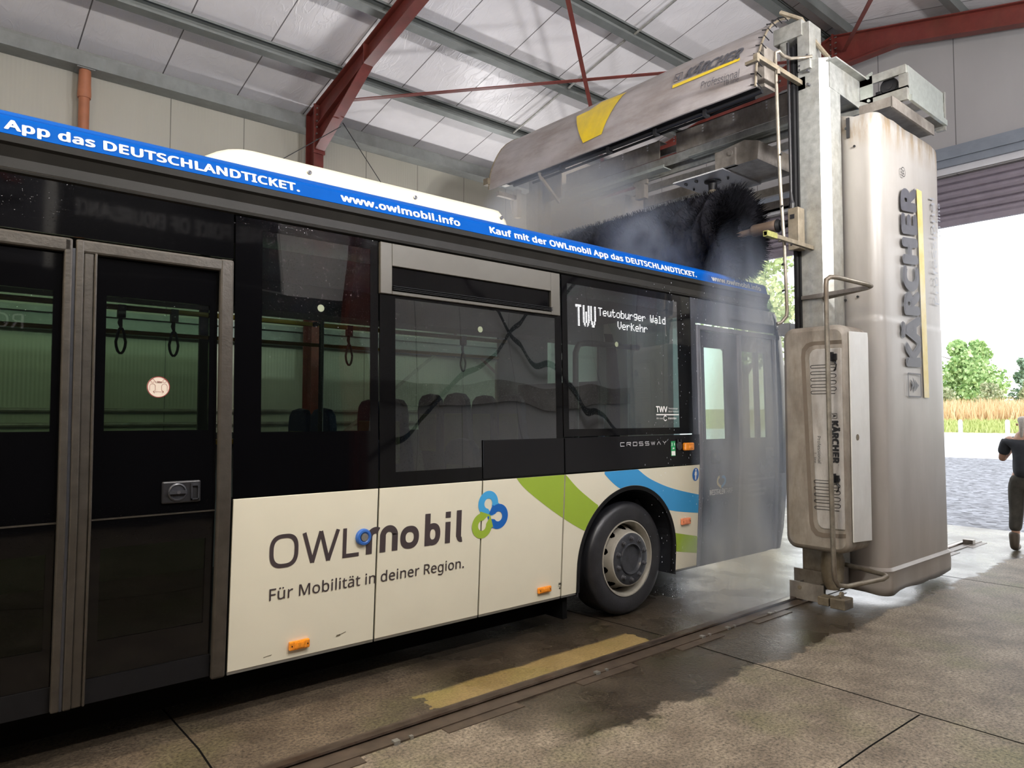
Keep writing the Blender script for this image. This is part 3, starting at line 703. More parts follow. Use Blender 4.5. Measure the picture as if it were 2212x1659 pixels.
def cols(mb, x0, x1, lo, hi, off, th, g=0.0):
    xs = sorted(set([x0, x1] + [x0 + (x1 - x0) * i / 60 for i in range(61)] + [x for k in range(41) for x in [AX - (AA + g) * math.cos(math.pi * k / 40)] if x0 < x < x1]))
    xs += [x for x in (AX - AA - g - 1e-4, AX + AA + g + 1e-4) if x0 < x < x1]; xs.sort()
    run = []
    for x in xs:
        l = max(lo(x), arch(x, g)); h = hi(x)
        if h - l > .0005: run.append((x, l, h))
        else:
            if len(run) > 1: emit(mb, run, off, th)
            run = []
    if len(run) > 1: emit(mb, run, off, th)
def emit(mb, run, off, th):
    mb.grid([[(x, ys(l) + off, l) for x, l, h in run], [(x, ys(h) + off, h) for x, l, h in run]], (0, th, 0))

# underbody, floor, far side, roof
b = MB(); b.box(-4.5, 3.9, .12, W - .12, .26, .36); b.box(5.55, 7.2, .12, W - .12, .26, .36); b.box(3.9, 5.55, .75, W - .75, .26, .40); b.box(-4.5, 4.1, .30, .34, .10, .27)  # last box is a black sheet standing in for shade under the bus
b.box(4.05, 4.1, .1, .5, .10, .34)
b.build('underbody_and_shade', M['under'], BUS)
b = MB(); b.box(-4.5, 3.0, .1, W - .05, .36, .40); b.box(3.0, 4.05, .1, W - .05, .36, .62); b.box(4.05, 5.55, .62, W - .05, .40, .66); b.box(4.05, 5.55, .06, .62, 1.16, 1.2); b.box(5.55, 7.4, .1, W - .1, .36, .46)
b.build('interior_floor', M['interior'], BUS)
b = MB()
b.box(-4.5, 7.2, W - .06, W - .02, .28, 1.58); b.box(-4.5, 7.2, W - .06, W - .03, 2.66, 3.1)
for x0, x1 in ((-4.5, -4.3), (-2.9, -2.8), (-1.3, -1.2), (.25, .33), (1.95, 2.03), (3.75, 3.83), (5.35, 6.15), (7.1, 7.25)): b.box(x0, x1, W - .06, W - .03, 1.58, 2.66)
b.build('far_side_panel', M['interior_l'], BUS)
b = MB(); b.add([(-4.5, W - .03, 1.58), (7.2, W - .03, 1.58), (7.2, W - .03, 2.66), (-4.5, W - .03, 2.66)], [(0, 1, 2, 3)]); b.build('far_side_window', M['farglass'], BUS)
b = MB(); b.box(-4.5, 6.9, .10, W - .08, 2.92, 2.96); b.box(-4.5, 5.9, .10, .5, 2.72, 2.92); b.box(-4.5, 5.9, 2.1, W - .08, 2.66, 2.92); b.build('interior_ceiling', M['interior'], BUS)
b = MB(); b.box(-4.55, -4.5, .05, W - .05, .28, 3.1); b.build('rear_panel', M['blackpanel'], BUS)
rp = [(.06, 3.156), (.085, 3.175), (.14, 3.20), (.35, 3.235), (.8, 3.255), (1.27, 3.26), (1.74, 3.255), (2.2, 3.235), (2.41, 3.20), (2.465, 3.175), (2.49, 3.156)]
b = MB(); b.grid([[(x, y, z - dz) for y, z in rp] for x, dz in ((-4.5, 0), (6.7, 0), (6.95, .02), (7.12, .06))], (0, 0, -.02)); b.build('roof', M['strip'], BUS, smooth=True)

# nose
def fx(z): return ip([(.28, 7.46), (.5, 7.52), (1.2, 7.58), (2.1, 7.58), (2.6, 7.50), (2.85, 7.40), (3.05, 7.26), (3.16, 7.10)], z)
def nrow(z):
    f_ = fx(z); y0 = ys(z) if z < 3.05 else .03 + (z - 3.05) * .3
    h = [(min(7.27, f_ - .16), y0), (f_ - .10, y0 + .006), (f_ - .035, y0 + .04), (f_, y0 + .13), (f_ + .03, .6), (f_ + .04, 1.27)]
    return [(x, y, z) for x, y in h] + [(x, W - y, z) for x, y in h[-2::-1]]
b = MB(); b.grid([nrow(z) for z in (.28, .5, .8, 1.1)], (-.02, 0, 0)); b.build('front_bumper', M['blackpanel'], BUS, smooth=True)
b = MB(); zz = (1.1, 1.5, 2.1, 2.4, 2.6, 2.75, 2.85)
b.grid([nrow(z)[2:-2] for z in zz + (2.95, 3.02)]); b.build('windscreen', M['farglass'], BUS, smooth=True, fix=False)
b = MB(); b.grid([nrow(z)[:3] for z in zz], (-.015, .01, 0)); b.grid([nrow(z)[-3:] for z in zz], (-.015, -.01, 0)); each(b, 'corner_pillar', M['blackpanel'], BUS, smooth=True)
b = MB(); b.grid([nrow(z) for z in (3.02, 3.08, 3.16)], (-.02, 0, 0)); b.build('front_roof_edge', M['strip'], BUS, smooth=True)
b = MB(); b.box(7.24, 7.56, -.16, -.02, 2.60, 2.735); b.box(7.3, 7.36, -.02, .05, 2.68, 2.71)
b.build('mirror', M['kfade'], BUS, bevel=.03)

# cantrail and blue strip
b = MB()
b.grid([[(x, y, z) for x in (-4.5, 7.15)] for y, z in ((.034, 2.868), (.020, 2.875), (.018, 2.885), (.045, 2.90), (.05, 2.95), (.03, 3.00), (.012, 3.012), (.010, 3.045), (.026, 3.052))], (0, .02, 0))
b.build('cantrail', M['cant'], BUS)
b = MB(); b.grid([[(x, y, z) for x in (-4.5, 7.12)] for y, z in ((.022, 3.052), (.026, 3.062), (.044, 3.128), (.050, 3.142), (.056, 3.145), (.066, 3.158))], (0, .02, 0))
strip = b.build('roof_strip', M['strip'], BUS)
def on_strip(x0, x1, z0=3.076, z1=3.124):
    return lambda u, v: (x0 + u * (x1 - x0), .0245 + (z0 + v * (z1 - z0) - 3.062) * .27, z0 + v * (z1 - z0))
l = MB()
A, B_ = 'Kauf mit der OWLmobil App das DEUTSCHLANDTICKET.', 'www.owlmobil.info'
text(l, A, on_strip(-.80, 1.775), .035); text(l, B_, on_strip(2.045, 2.975), .035); text(l, A, on_strip(3.245, 5.825), .035); text(l, B_, on_strip(6.08, 7.0), .035)
tag(l.build('lettering', M['white'], strip, fix=False), 'white lettering on the blue strip')

# header panel over the door and door frame
b = MB(); side(b, -4.5, 1.388, 2.61, 2.868, .004, .02); b.build('door_header', M['frit'], BUS)
def leaf(name, x0, x1, clear, lowclear, knob=False):
    d = MB(); cx0, cx1 = clear
    y_ = .028
    for a, c, e, g in ((x0, cx0, .30, 2.53), (cx1, x1, .30, 2.53), (cx0, cx1, 2.335, 2.53), (cx0, cx1, 1.06, 1.648), (cx0, cx1, .42, .60)): side(d, a, c, e, g, y_, .02)
    p = d.build('door_leaf', M['frit'], BUS)
    g_ = MB(); g_.add([(cx0, ys(1.648) + y_ + .004, 1.648), (cx1, ys(1.648) + y_ + .004, 1.648), (cx1, ys(2.335) + y_ + .004, 2.335), (cx0, ys(2.335) + y_ + .004, 2.335)], [(0, 1, 2, 3)])
    g_.build('glass', M['glass_green'], p, fix=False)
    g_ = MB(); g_.add([(cx0, ys(.6) + y_ + .004, .60), (cx1, ys(.6) + y_ + .004, .60), (cx1, ys(1.06) + y_ + .004, 1.06), (cx0, ys(1.06) + y_ + .004, 1.06)], [(0, 1, 2, 3)])
    g_.build('lower_glass', M['glass_dark'], p, fix=False)
    k = MB(); side(k, x0, x1, .30, .42, y_ - .008, .012); k.build('kick_plate', M['rubber'], p)
    k = MB(); side(k, x0, x1, 1.203, 1.211, y_ - .004, .01); k.build('trim_strip', M['frame'], p)
    return p
lf = leaf('l', -.30, .575, (-.20, .534), None); rf = leaf('r', .712, 1.312, (.764, 1.270), None)
def vpost(mb, x0, x1, z0, z1, off, th=.035): side(mb, x0, x1, z0, z1, off, th)
b = MB(); vpost(b, .570, .606, .30, 2.595, -.012); vpost(b, .619, .655, .30, 2.595, -.014); vpost(b, .655, .700, .30, 2.54, -.004); vpost(b, .70, .714, .30, 2.54, -.012)
b.build('centre_post', M['frame'], BUS, bevel=.007)
b = MB(); vpost(b, .606, .6185, .30, 2.55, -.004, .03); b.build('rubber_seal', M['hub'], BUS)
b = MB(); vpost(b, 1.312, 1.388, .285, 2.60, -.014); b.build('side_post', M['frame'], BUS, bevel=.012)
b = MB(); side(b, -.3, .606, 2.527, 2.598, -.012, .035); side(b, .619, 1.388, 2.530, 2.598, -.012, .035); b.build('top_rail', M['frame'], BUS, bevel=.012)
# door handle plate
k = MB(); side(k, 1.037, 1.232, 1.262, 1.378, .012, .02); h = k.build('lock_plate', M['black'], BUS, bevel=.008)
k = MB(); k.lathe((1.112, .040, 1.320), (0, -1, 0), [(.047, 0), (.047, .032), (.040, .036), (.036, .030), (.0001, .030)], 28); k.bar((1.068, -.0, 1.320), (1.156, -.0, 1.320), .014, .016); k.build('lock_knob', M['hub'], h, smooth=True)
k = MB(); k.lathe((1.114, -.006, 1.32), (0, -1, 0), [(.009, 0), (.009, .003), (.0001, .003)], 12); k.build('lock_cylinder', M['nut'], h)
k = MB(); k.box(1.180, 1.186, .004, .02, 1.276, 1.365); k.box(1.214, 1.220, .004, .02, 1.276, 1.365); k.box(1.180, 1.22, .004, .02, 1.276, 1.282); k.box(1.186, 1.214, .0, .02, 1.35, 1.365); k.build('pull_recess', M['hub'], h)
# 1.50 m sticker
def flat_disc(mb, x, z, r, y, n=36, rz_=None):
    rz_ = rz_ or r; mb.add([(x + r * math.cos(2 * math.pi * k / n), y, z + rz_ * math.sin(2 * math.pi * k / n)) for k in range(n)], [tuple(range(n))])
def ring(mb, x, z, r0, r1, y, a0=0, a1=360, n=40):
    pts = [(a0 + (a1 - a0) * k / n) for k in range(n + 1)]
    vs = [(x + r * math.cos(R(a)), y, z + r * math.sin(R(a))) for a in pts for r in (r0, r1)]
    mb.add(vs, [(2 * k, 2 * k + 1, 2 * k + 3, 2 * k + 2) for k in range(n)])
STX, STZ, STY = 1.014, 1.876, .0400
k = MB(); k.lathe((STX, STY, STZ), (0, -1, 0), [(.0001, .003), (.056, .003), (.056, 0)], 36); s_ = k.build('distance_sticker', mat('sticker_cream', (.72, .62, .52), .5, var=.03), BUS)
k = MB(); yy = STY - .0042; ring(k, STX, STZ, .052, .056, yy)
for sx in (-1, 1):
    ring(k, STX + sx * .029, STZ + .032, .008, .0095, yy)
    ring(k, STX + sx * .029, STZ + .003, .013, .0145, yy, 0, 180)
    for q_ in (-.0138, .0138): k.box(STX + sx * .029 + q_ - .0007, STX + sx * .029 + q_ + .0007, yy, yy + .0004, STZ - .02, STZ + .003)
k.box(STX - .024, STX + .024, yy, yy + .0004, STZ - .0255, STZ - .0243)
for sx in (-1, 1):
    for sz in (-1, 1): k.bar((STX + sx * .026, yy, STZ - .025), (STX + sx * .018, yy, STZ - .025 + sz * .007), .0015, .0004, up=(0, 1, 0))
text(k, '1,50m', lambda u, v: (STX - .017 + u * .034, yy, STZ + .022 + v * .009), .02)
k.build('print', M['ban_r'], s_, fix=False)

# windows
def window(name, x0, x1, z0, z1, clear, glassm):
    cx0, cx1, cz0, cz1 = clear; d = MB()
    for a, c, e, g in ((x0, cx0, z0, z1), (cx1, x1, z0, z1), (cx0, cx1, cz1, z1), (cx0, cx1, z0, cz0)): side(d, a, c, e, g, .0, .008)
    p = d.build('side_window', M['frit'], BUS)
    g_ = MB(); rows = [[(cx0 + (cx1 - cx0) * i / 10, ys(cz0 + (cz1 - cz0) * j / 8) + .001, cz0 + (cz1 - cz0) * j / 8) for i in range(11)] for j in range(9)]
    g_.grid(rows); g_.build('glass', glassm, p, smooth=True, fix=False)
    return p
w1 = window('w', 1.398, 2.312, 1.268, 2.862, (1.552, 2.255, 1.63, 2.80), M['glass'])
w2 = window('w', 2.324, 3.968, 1.268, 2.862, (2.44, 3.90, 1.36, 2.50), M['glass2'])
w3 = window('w', 3.980, 5.700, 1.560, 2.862, (4.04, 5.50, 1.62, 2.80), M['glass2'])
for wx, wz, wp in ((1.915, 2.382, w1), (3.148, 2.350, w2), (4.63, 2.34, w3)):
    k = MB(); k.lathe((wx, -.0 + ys(wz), wz), (0, -1, 0), [(.0001, .002), (.022, .002), (.022, 0)], 24); k.build('round_sticker', mat('sticker_grey_green', (.23, .26, .17), .4), wp)
# hopper vent
hp = MB()
for a, c, e, g in ((2.318, 2.405, 2.520, 2.858), (3.845, 3.940, 2.520, 2.858), (2.405, 3.845, 2.708, 2.858), (2.405, 3.845, 2.520, 2.545)): side(hp, a, c, e, g, -.022, .03)
h = hp.build('hopper_window', M['hopper'], BUS, bevel=.004)
k = MB(); k.add([(2.405, ys(2.62) + .004, 2.545), (3.845, ys(2.62) + .004, 2.545), (3.845, ys(2.62) + .004, 2.708), (2.405, ys(2.62) + .004, 2.708)], [(0, 1, 2, 3)]); k.build('hopper_glass', M['glass'], h, fix=False)
k = MB()
for z in (2.550, 2.560, 2.572): k.box(2.405, 3.845, -.012, .01, z, z + .004)
each(k, 'hopper_track', M['rubber'], h)
# front corner panel between window and front door, black belt panels
b = MB(); side(b, 5.712, 5.79, 1.268, 2.868, .002, .02); side(b, 5.79, 7.27, 2.63, 2.868, .004, .02); b.build('front_quarter_panel', M['wethazy'], BUS)
b = MB(); side(b, 6.35, 7.20, 2.70, 2.715, -.03, .05); b.build('drip_ledge', M['blackpanel'], BUS)
for x0, x1, z0 in ((3.160, 3.968, 1.275), (3.980, 5.786, 1.275)):
    b = MB(); side(b, x0, x1, z0, 1.552, -.010, .03); b.build('belt_panel', M['blackpanel'], BUS, bevel=.003)
# cream skirt panels
def skirt(x0, x1):
    b = MB(); cols(b, x0, x1, lambda x: .305, lambda x: 1.262, -.006, .014); return b.build('skirt_panel', M['cream'], BUS, bevel=.002)
sk = [skirt(1.400, 2.309), skirt(2.321, 3.149), skirt(3.162, 3.972), skirt(3.986, 5.785)]
b = MB(); cols(b, 1.39, 5.79, lambda x: .29, lambda x: 1.27, .012, .03); b.build('body_backing', M['under'], BUS)
b = MB()
for x0, x1 in ((1.400, 2.309), (2.321, 3.149), (3.162, 3.972), (3.986, 4.150), (5.45, 5.785)): side(b, x0, x1, .288, .306, -.002, .012)
each(b, 'skirt_edge', M['steelm'], BUS)
# stripes (foil on the skirt)
GU = smooth_tab([(3.989, 1.262), (4.116, 1.155), (4.251, 1.065), (4.391, .982), (4.6, .885), (4.9, .78), (5.2, .70), (5.475, .641), (5.822, .575)])
GL = smooth_tab([(3.473, 1.262), (3.556, 1.183), (3.745, 1.056), (3.988, .912), (4.241, .787), (4.6, .655), (5.0, .555), (5.479, .472), (5.819, .415)])
BU = smooth_tab([(4.870, 1.262), (5.024, 1.178), (5.262, 1.093), (5.511, 1.031), (5.801, .975)])
BL = smooth_tab([(4.420, 1.262), (4.516, 1.185), (4.638, 1.111), (4.9, .99), (5.1, .925), (5.346, .866), (5.529, .835), (5.819, .799)])
b = MB(); cols(b, 3.475, 3.972, lambda x: ip(GL, x), lambda x: 1.262 if x < 3.989 else ip(GU, x), -.0072, .001); b.build('green_stripe', M['green'], sk[2])
b = MB(); cols(b, 3.986, 5.785, lambda x: ip(GL, x), lambda x: 1.262 if x < 3.989 else ip(GU, x), -.0072, .001, .002); b.build('green_stripe', M['green'], sk[3])
b = MB(); cols(b, 4.42, 5.785, lambda x: ip(BL, x), lambda x: 1.262 if x < 4.87 else ip(BU, x), -.0074, .001, .002); b.build('blue_stripe', M['blue'], sk[3])
# lettering on the skirt
def on_side(x0, x1, z0, z1, off=-.0085):
    return lambda u, v: (x0 + u * (x1 - x0), ys(z0 + v * (z1 - z0)) + off, z0 + v * (z1 - z0))
BARN = [0]
def bar2(mb, p, q, w, off=-.0085):       # flat stroke on the side plane, p and q are (x, z)
    BARN[0] += 1; off = off - .00005 * (BARN[0] % 9)
    (x0, z0), (x1, z1) = p, q; l_ = math.hypot(x1 - x0, z1 - z0); nx, nz = -(z1 - z0) / l_ * w / 2, (x1 - x0) / l_ * w / 2
    mb.add([(x, ys(z) + off, z) for x, z in ((x0 + nx, z0 + nz), (x1 + nx, z1 + nz), (x1 - nx, z1 - nz), (x0 - nx, z0 - nz))], [(0, 1, 2, 3)])
l = MB()
def super_ring(mb, cx, cz, ax_, az_, w, pw=2.8, n=48, off=-.0085):
    vs = []
    for k in range(n + 1):
        a = 2 * math.pi * k / n; c, s = math.cos(a), math.sin(a); e = 2 / pw
        for d in (0, w):
            x = cx + (ax_ - d) * math.copysign(abs(c) ** e, c); z = cz + (az_ - d) * math.copysign(abs(s) ** e, s); vs.append((x, ys(z) + off, z))
    mb.add(vs, [(2 * k, 2 * k + 1, 2 * k + 3, 2 * k + 2) for k in range(n)])
Z0, Z1 = .850, 1.032
super_ring(l, 1.701, (Z0 + Z1) / 2, .087, .098, .024)
ws = [(1.822, Z1), (1.877, Z0), (1.928, Z1), (1.979, Z0), (2.040, Z1)]
for a, c in zip(ws, ws[1:]): bar2(l, a, c, .024)
bar2(l, (2.086, Z0), (2.086, Z1), .025); bar2(l, (2.074, Z0 + .012), (2.185, Z0 + .012), .024)
o = l.build('lettering_light', M['ink'], sk[0], fix=False)
l = MB()
def arcst(mb, cx, cz, r, a0, a1, w, off=-.0085, zs=1.0, n=16):
    vs = []
    for k in range(n + 1):
        a = R(a0 + (a1 - a0) * k / n)
        for d in (-w / 2, w / 2):
            x = cx + (r + d) * math.cos(a); z = cz + (r + d) * zs * math.sin(a); vs.append((x, ys(z) + off, z))
    mb.add(vs, [(2 * k, 2 * k + 1, 2 * k + 3, 2 * k + 2) for k in range(n)])
wb = .042
bar2(l, (2.256, .852), (2.256, .965), wb); arcst(l, 2.300, .955, .044, 180, 60, wb)
l.build('lettering_bold', M['ink'], sk[0], fix=False)
l = MB()
for xa, xc in ((2.354, 2.398), (2.444, 2.444)):
    bar2(l, (xa, .852), (xa, .965), wb)
arcst(l, 2.399, .955, .045, 180, 0, wb); 
super_ring(l, 2.556, .926, .072, .075, .040, 2.3)
bar2(l, (2.695, .852), (2.695, 1.068), wb); super_ring(l, 2.738, .926, .062, .075, .040, 2.3)
bar2(l, (2.862, .852), (2.862, .998), wb); bar2(l, (2.843, .982), (2.862, .982), .03); bar2(l, (2.862, 1.026), (2.862, 1.068), wb)
bar2(l, (2.955, .885), (2.955, 1.070), wb); arcst(l, 2.981, .890, .025, 180, 280, wb * .85); bar2(l, (2.935, 1.055), (2.955, 1.055), .03)
l.build('lettering_bold', M['ink'], sk[1], fix=False)
SL_ = 'Für Mobilität in deiner Region.'
l = MB(); text(l, SL_, on_side(1.622, 3.010, .664, .730), .004); l.build('slogan', M['ink'], sk[1], fix=False)
# triple ring emblem
def drop_ring(mb, cx, cz, r, ang, w, tail, off):
    arcst(mb, cx, cz, r, ang + 38, ang + 322, w, off)
    a = R(ang)
    for s in (1, -1):
        p = (cx + r * math.cos(a + s * R(38)), cz + r * math.sin(a + s * R(38)))
        q = (cx + tail * math.cos(a), cz + tail * math.sin(a))
        if s == 1: bar2(mb, p, (p[0] + (q[0] - p[0]) * .9, p[1] + (q[1] - p[1]) * .9), w, off)
LC = (3.235, 1.005)
for nm, m_, c_, ang, par, off in (('emblem_ring', M['lblue'], (3.211, 1.096), 300, sk[2], -.0086), ('emblem_ring', M['dblue'], (3.308, .995), 178, sk[2], -.0088), ('emblem_ring', M['green'], (3.160, .942), 45, sk[2], -.0090)):
    b = MB(); vs = []; nn = 72
    for k in range(nn + 1):
        th = -math.pi + 2 * math.pi * k / nn; ro = .091; ri = .036 + .050 * math.exp(-(th / .30) ** 2); a = R(ang) + th
        if abs(th) < 1.0: ro = max(ro, min(.115, .091 / max(.3, math.cos(min(1.0, abs(abs(th) - .45))))) )
        for r__ in (ri, ro):
            x = c_[0] + r__ * math.cos(a); z = c_[1] + r__ * math.sin(a); vs.append((x, ys(z) + off, z))
    b.add(vs, [(2 * k, 2 * k + 1, 2 * k + 3, 2 * k + 2) for k in range(nn)])
    b.build(nm, m_, par, fix=False)
# slit of panel gap shows through the emblem: handled by the real gap (decal is cut by it)
# emergency button
k = MB(); k.lathe((2.211, .010, .966), (0, -1, 0), [(.052, 0), (.052, .014), (.046, .024), (.034, .026), (.026, .020), (.026, .012), (.0001, .012)], 40); bt = k.build('door_button', M['bluering'], BUS, smooth=True)
k = MB(); k.lathe((2.211, -.004, .966), (0, -1, 0), [(.024, 0), (.024, .012), (.010, .013), (.0001, .011)], 24); k.build('button_cap', M['steelm'], bt, smooth=True)
# amber side markers
for x0, x1, z0, z1 in ((1.746, 1.873, .352, .405), (3.720, 3.855, .366, .412), (5.510, 5.645, .714, .775)):
    y0 = ys((z0 + z1) / 2)
    k = MB(); k.box(x0, x1, y0 - .030, y0 - .006, z0, z1); k.box(x0 + .03, x1 - .03, y0 - .034, y0 - .006, z0 + .006, z1 - .006)
    o = k.build('side_marker', M['amber'] if z0 < .5 else M['amberp'], BUS, bevel=.008)
    k = MB()
    for xx in (x0 + .015, x1 - .015): k.tube([(xx, y0 - .033, (z0 + z1) / 2), (xx, y0 - .029, (z0 + z1) / 2)], .004, 10)
    k.build('screw', M['rubber'], o)
# scratches, stickers
k = MB(); bar2(k, (2.05, .375), (2.115, .392), .004); bar2(k, (2.052, .378), (2.078, .381), .010); bar2(k, (1.60, .345), (1.65, .350), .003); k.build('scratch', M['dirty'], sk[0], fix=False)
k = MB(); yv = ys(1.17) - .0085
k.add([(5.721 + .052 * math.cos(2 * math.pi * i / 36), ys(1.173 + .062 * math.sin(2 * math.pi * i / 36)) - .0085, 1.173 + .062 * math.sin(2 * math.pi * i / 36)) for i in range(36)], [tuple(range(36))]); ps = k.build('pedestrian_sticker', M['dblue'], sk[3], fix=False)
k = MB(); yv = ys(1.17) - .0095
flat_disc(k, 5.721, 1.217, .009, ys(1.217) - .0098)
for poly in ([(-.009, .030), (.009, .030), (.010, -.008), (-.010, -.008)], [(-.010, -.006), (-.002, -.006), (-.003, -.050), (-.009, -.050)], [(.002, -.006), (.010, -.006), (.009, -.050), (.003, -.050)], [(-.011, .028), (-.016, .020), (-.020, -.006), (-.014, -.007)], [(.011, .028), (.016, .020), (.020, -.006), (.014, -.007)]):
    k.add([(5.721 + a, ys(1.173 + c) - .0098, 1.173 + c) for a, c in poly], [(0, 1, 2, 3)])
k.build('walking_figure', M['white'], ps, fix=False)
k = MB(); bar2(k, (3.962, .362), (3.962, .385), .003); k.add([(3.952, ys(.37) - .009, .376), (3.972, ys(.37) - .009, .376), (3.962, ys(.36) - .009, .360)], [(0, 1, 2)]); 
for a, c in (((3.948, .388), (3.948, .414)), ((3.976, .388), (3.976, .414)), ((3.948, .414), (3.976, .414)), ((3.948, .388), (3.976, .388))): bar2(k, a, c, .002)
bar2(k, (3.95, .405), (3.974, .405), .009); k.build('jacking_point_sticker', M['kblack'], sk[2], fix=False)
# model lettering & markers on the belt panel
def on_belt(x0, x1, z0, z1, off=-.0125): return on_side(x0, x1, z0, z1, off)
l = MB(); xs_ = [4.640 + i * .0826 for i in range(8)]
hx, hz, lo_ = .052, .030, 1.468
def st(i, segs):
    for a, c in segs: bar2(l, (xs_[i] + a[0] * hx, lo_ + a[1] * hz), (xs_[i] + c[0] * hx, lo_ + c[1] * hz), .0065, -.0125)
G = {'C': [((1, 1), (0, 1)), ((0, 1), (0, 0)), ((0, 0), (1, 0))], 'R': [((0, 0), (0, 1)), ((0, 1), (1, 1)), ((1, 1), (1, .5)), ((1, .5), (.2, .5)), ((.5, .5), (1, 0))], 'O': [((0, 0), (0, 1)), ((0, 1), (1, 1)), ((1, 1), (1, 0)), ((1, 0), (0, 0))],
     'S': [((1, 1), (0, 1)), ((0, 1), (0, .5)), ((0, .5), (1, .5)), ((1, .5), (1, 0)), ((1, 0), (0, 0))], 'W': [((0, 1), (.25, 0)), ((.25, 0), (.5, 1)), ((.5, 1), (.75, 0)), ((.75, 0), (1, 1))], 'A': [((0, 0), (.5, 1)), ((.5, 1), (1, 0))], 'Y': [((0, 1), (.5, .5)), ((1, 1), (.5, .5)), ((.5, .5), (.5, 0))]}
for i, ch in enumerate('CROSSWAY'): st(i, G[ch])
l.build('model_lettering', M['dullwhite'], BUS, fix=False)
k = MB(); side(k, 5.338, 5.402, 1.36, 1.495, -.0135, .002); es = k.build('exit_sticker', M['exitg'], BUS)
k = MB(); side(k, 5.343, 5.397, 1.365, 1.405, -.0145, .001)
bar2(k, (5.352, 1.452), (5.352, 1.482), .009, -.0145); bar2(k, (5.388, 1.455), (5.388, 1.48), .009, -.0145); bar2(k, (5.36, 1.43), (5.385, 1.43), .008, -.0145); bar2(k, (5.37, 1.44), (5.362, 1.418), .006, -.0145); k.build('pictogram', M['white'], es, fix=False)
k = MB(); k.lathe((5.457, -.008, 1.448), (0, -1, 0), [(.038, 0), (.038, .010), (.030, .014), (.012, .010), (.0001, .012)], 28); k.box(5.432, 5.438, -.022, -.01, 1.46, 1.51); k.box(5.476, 5.482, -.022, -.01, 1.46, 1.51); k.build('round_release', M['hub'], BUS, smooth=True)
k = MB(); k.box(5.508, 5.645, -.05, -.008, 1.405, 1.478); k.box(5.56, 5.62, -.056, -.008, 1.418, 1.455); k.build('indicator_lamp', M['amber'], BUS, bevel=.012)
# window sticker
l = MB(); text(l, 'TWV', on_side(5.142, 5.308, 1.762, 1.812, -.004), .03)
text(l, 'Teutoburger', on_side(5.325, 5.47, 1.788, 1.803, -.004)); text(l, 'Wald Verkehr', on_side(5.325, 5.478, 1.760, 1.775, -.004))
bar2(l, (5.145, 1.738), (5.480, 1.738), .010, -.004); text(l, 'Wir sind', on_side(5.148, 5.24, 1.697, 1.712, -.004)); text(l, 'transdev', on_side(5.315, 5.44, 1.697, 1.714, -.004), .02)
ring(l, 5.275, 1.706, .018, .026, ys(1.7) - .004, 40, 330)
l.build('window_sticker', M['white'], w3, fix=False)

# LED display
LED = {'T': '111110010000100001000010000100001', 'e': None}
F5 = {
 'T': ['11111', '00100', '00100', '00100', '00100', '00100', '00100'], 'e': ['00000', '00000', '01110', '10001', '11111', '10000', '01110'], 'u': ['00000', '00000', '10001', '10001', '10001', '10011', '01101'],
 't': ['01000', '01000', '11110', '01000', '01000', '01001', '00110'], 'o': ['00000', '00000', '01110', '10001', '10001', '10001', '01110'], 'b': ['10000', '10000', '11110', '10001', '10001', '10001', '11110'],
 'r': ['00000', '00000', '10110', '11001', '10000', '10000', '10000'], 'g': ['00000', '01111', '10001', '10001', '01111', '00001', '01110'], ' ': ['00000'] * 7, 'W': ['10001', '10001', '10001', '10101', '10101', '10101', '01010'],
 'a': ['00000', '00000', '01110', '00001', '01111', '10001', '01111'], 'l': ['01100', '00100', '00100', '00100', '00100', '00100', '01110'], 'd': ['00001', '00001', '01111', '10001', '10001', '10001', '01111'],
 'V': ['10001', '10001', '10001', '10001', '10001', '01010', '00100'], 'k': ['10000', '10010', '10100', '11000', '10100', '10010', '10001'], 'h': ['10000', '10000', '10110', '11001', '10001', '10001', '10001']}
l = MB(); LY = -.0045
def dot(x, z, r=.0031): l.add([(x - r, LY + ys(z), z - r), (x + r, LY + ys(z), z - r), (x + r, LY + ys(z), z + r), (x - r, LY + ys(z), z + r)], [(0, 1, 2, 3)])
def ledtext(s, x, z, px, pz):
    for i, ch in enumerate(s):
        for r_, row in enumerate(F5[ch]):
            for c_, v in enumerate(row):
                if v == '1': dot(x + (i * 6 + c_) * px, z - r_ * pz)
ledtext('Teutoburger Wald', 4.409, 2.633, .00955, .0100); ledtext('Verkehr', 4.652, 2.536, .0098, .0100)
for i, ch in enumerate('TWV'):      # tall double-width letters
    for r_ in range(17):
        for c_ in range(8):
            on = {'T': (r_ < 2) or c_ in (3, 4), 'W': c_ in (0, 1, 6, 7) or (c_ in (3, 4) and r_ > 4 and r_ < 15) if r_ < 14 else (c_ in (1, 2, 5, 6) if r_ < 16 else c_ in (2, 5)), 'V': (c_ in (0, 1, 5, 6)) if r_ < 12 else (c_ in (1, 2, 4, 5) if r_ < 15 else c_ in (2, 3, 4))}[ch]
            if on and not (ch != 'W' and c_ > 6): dot(4.135 + i * .088 + c_ * .0098, 2.634 - r_ * .0105)
l.build('led_display', M['led'], w3, fix=False)

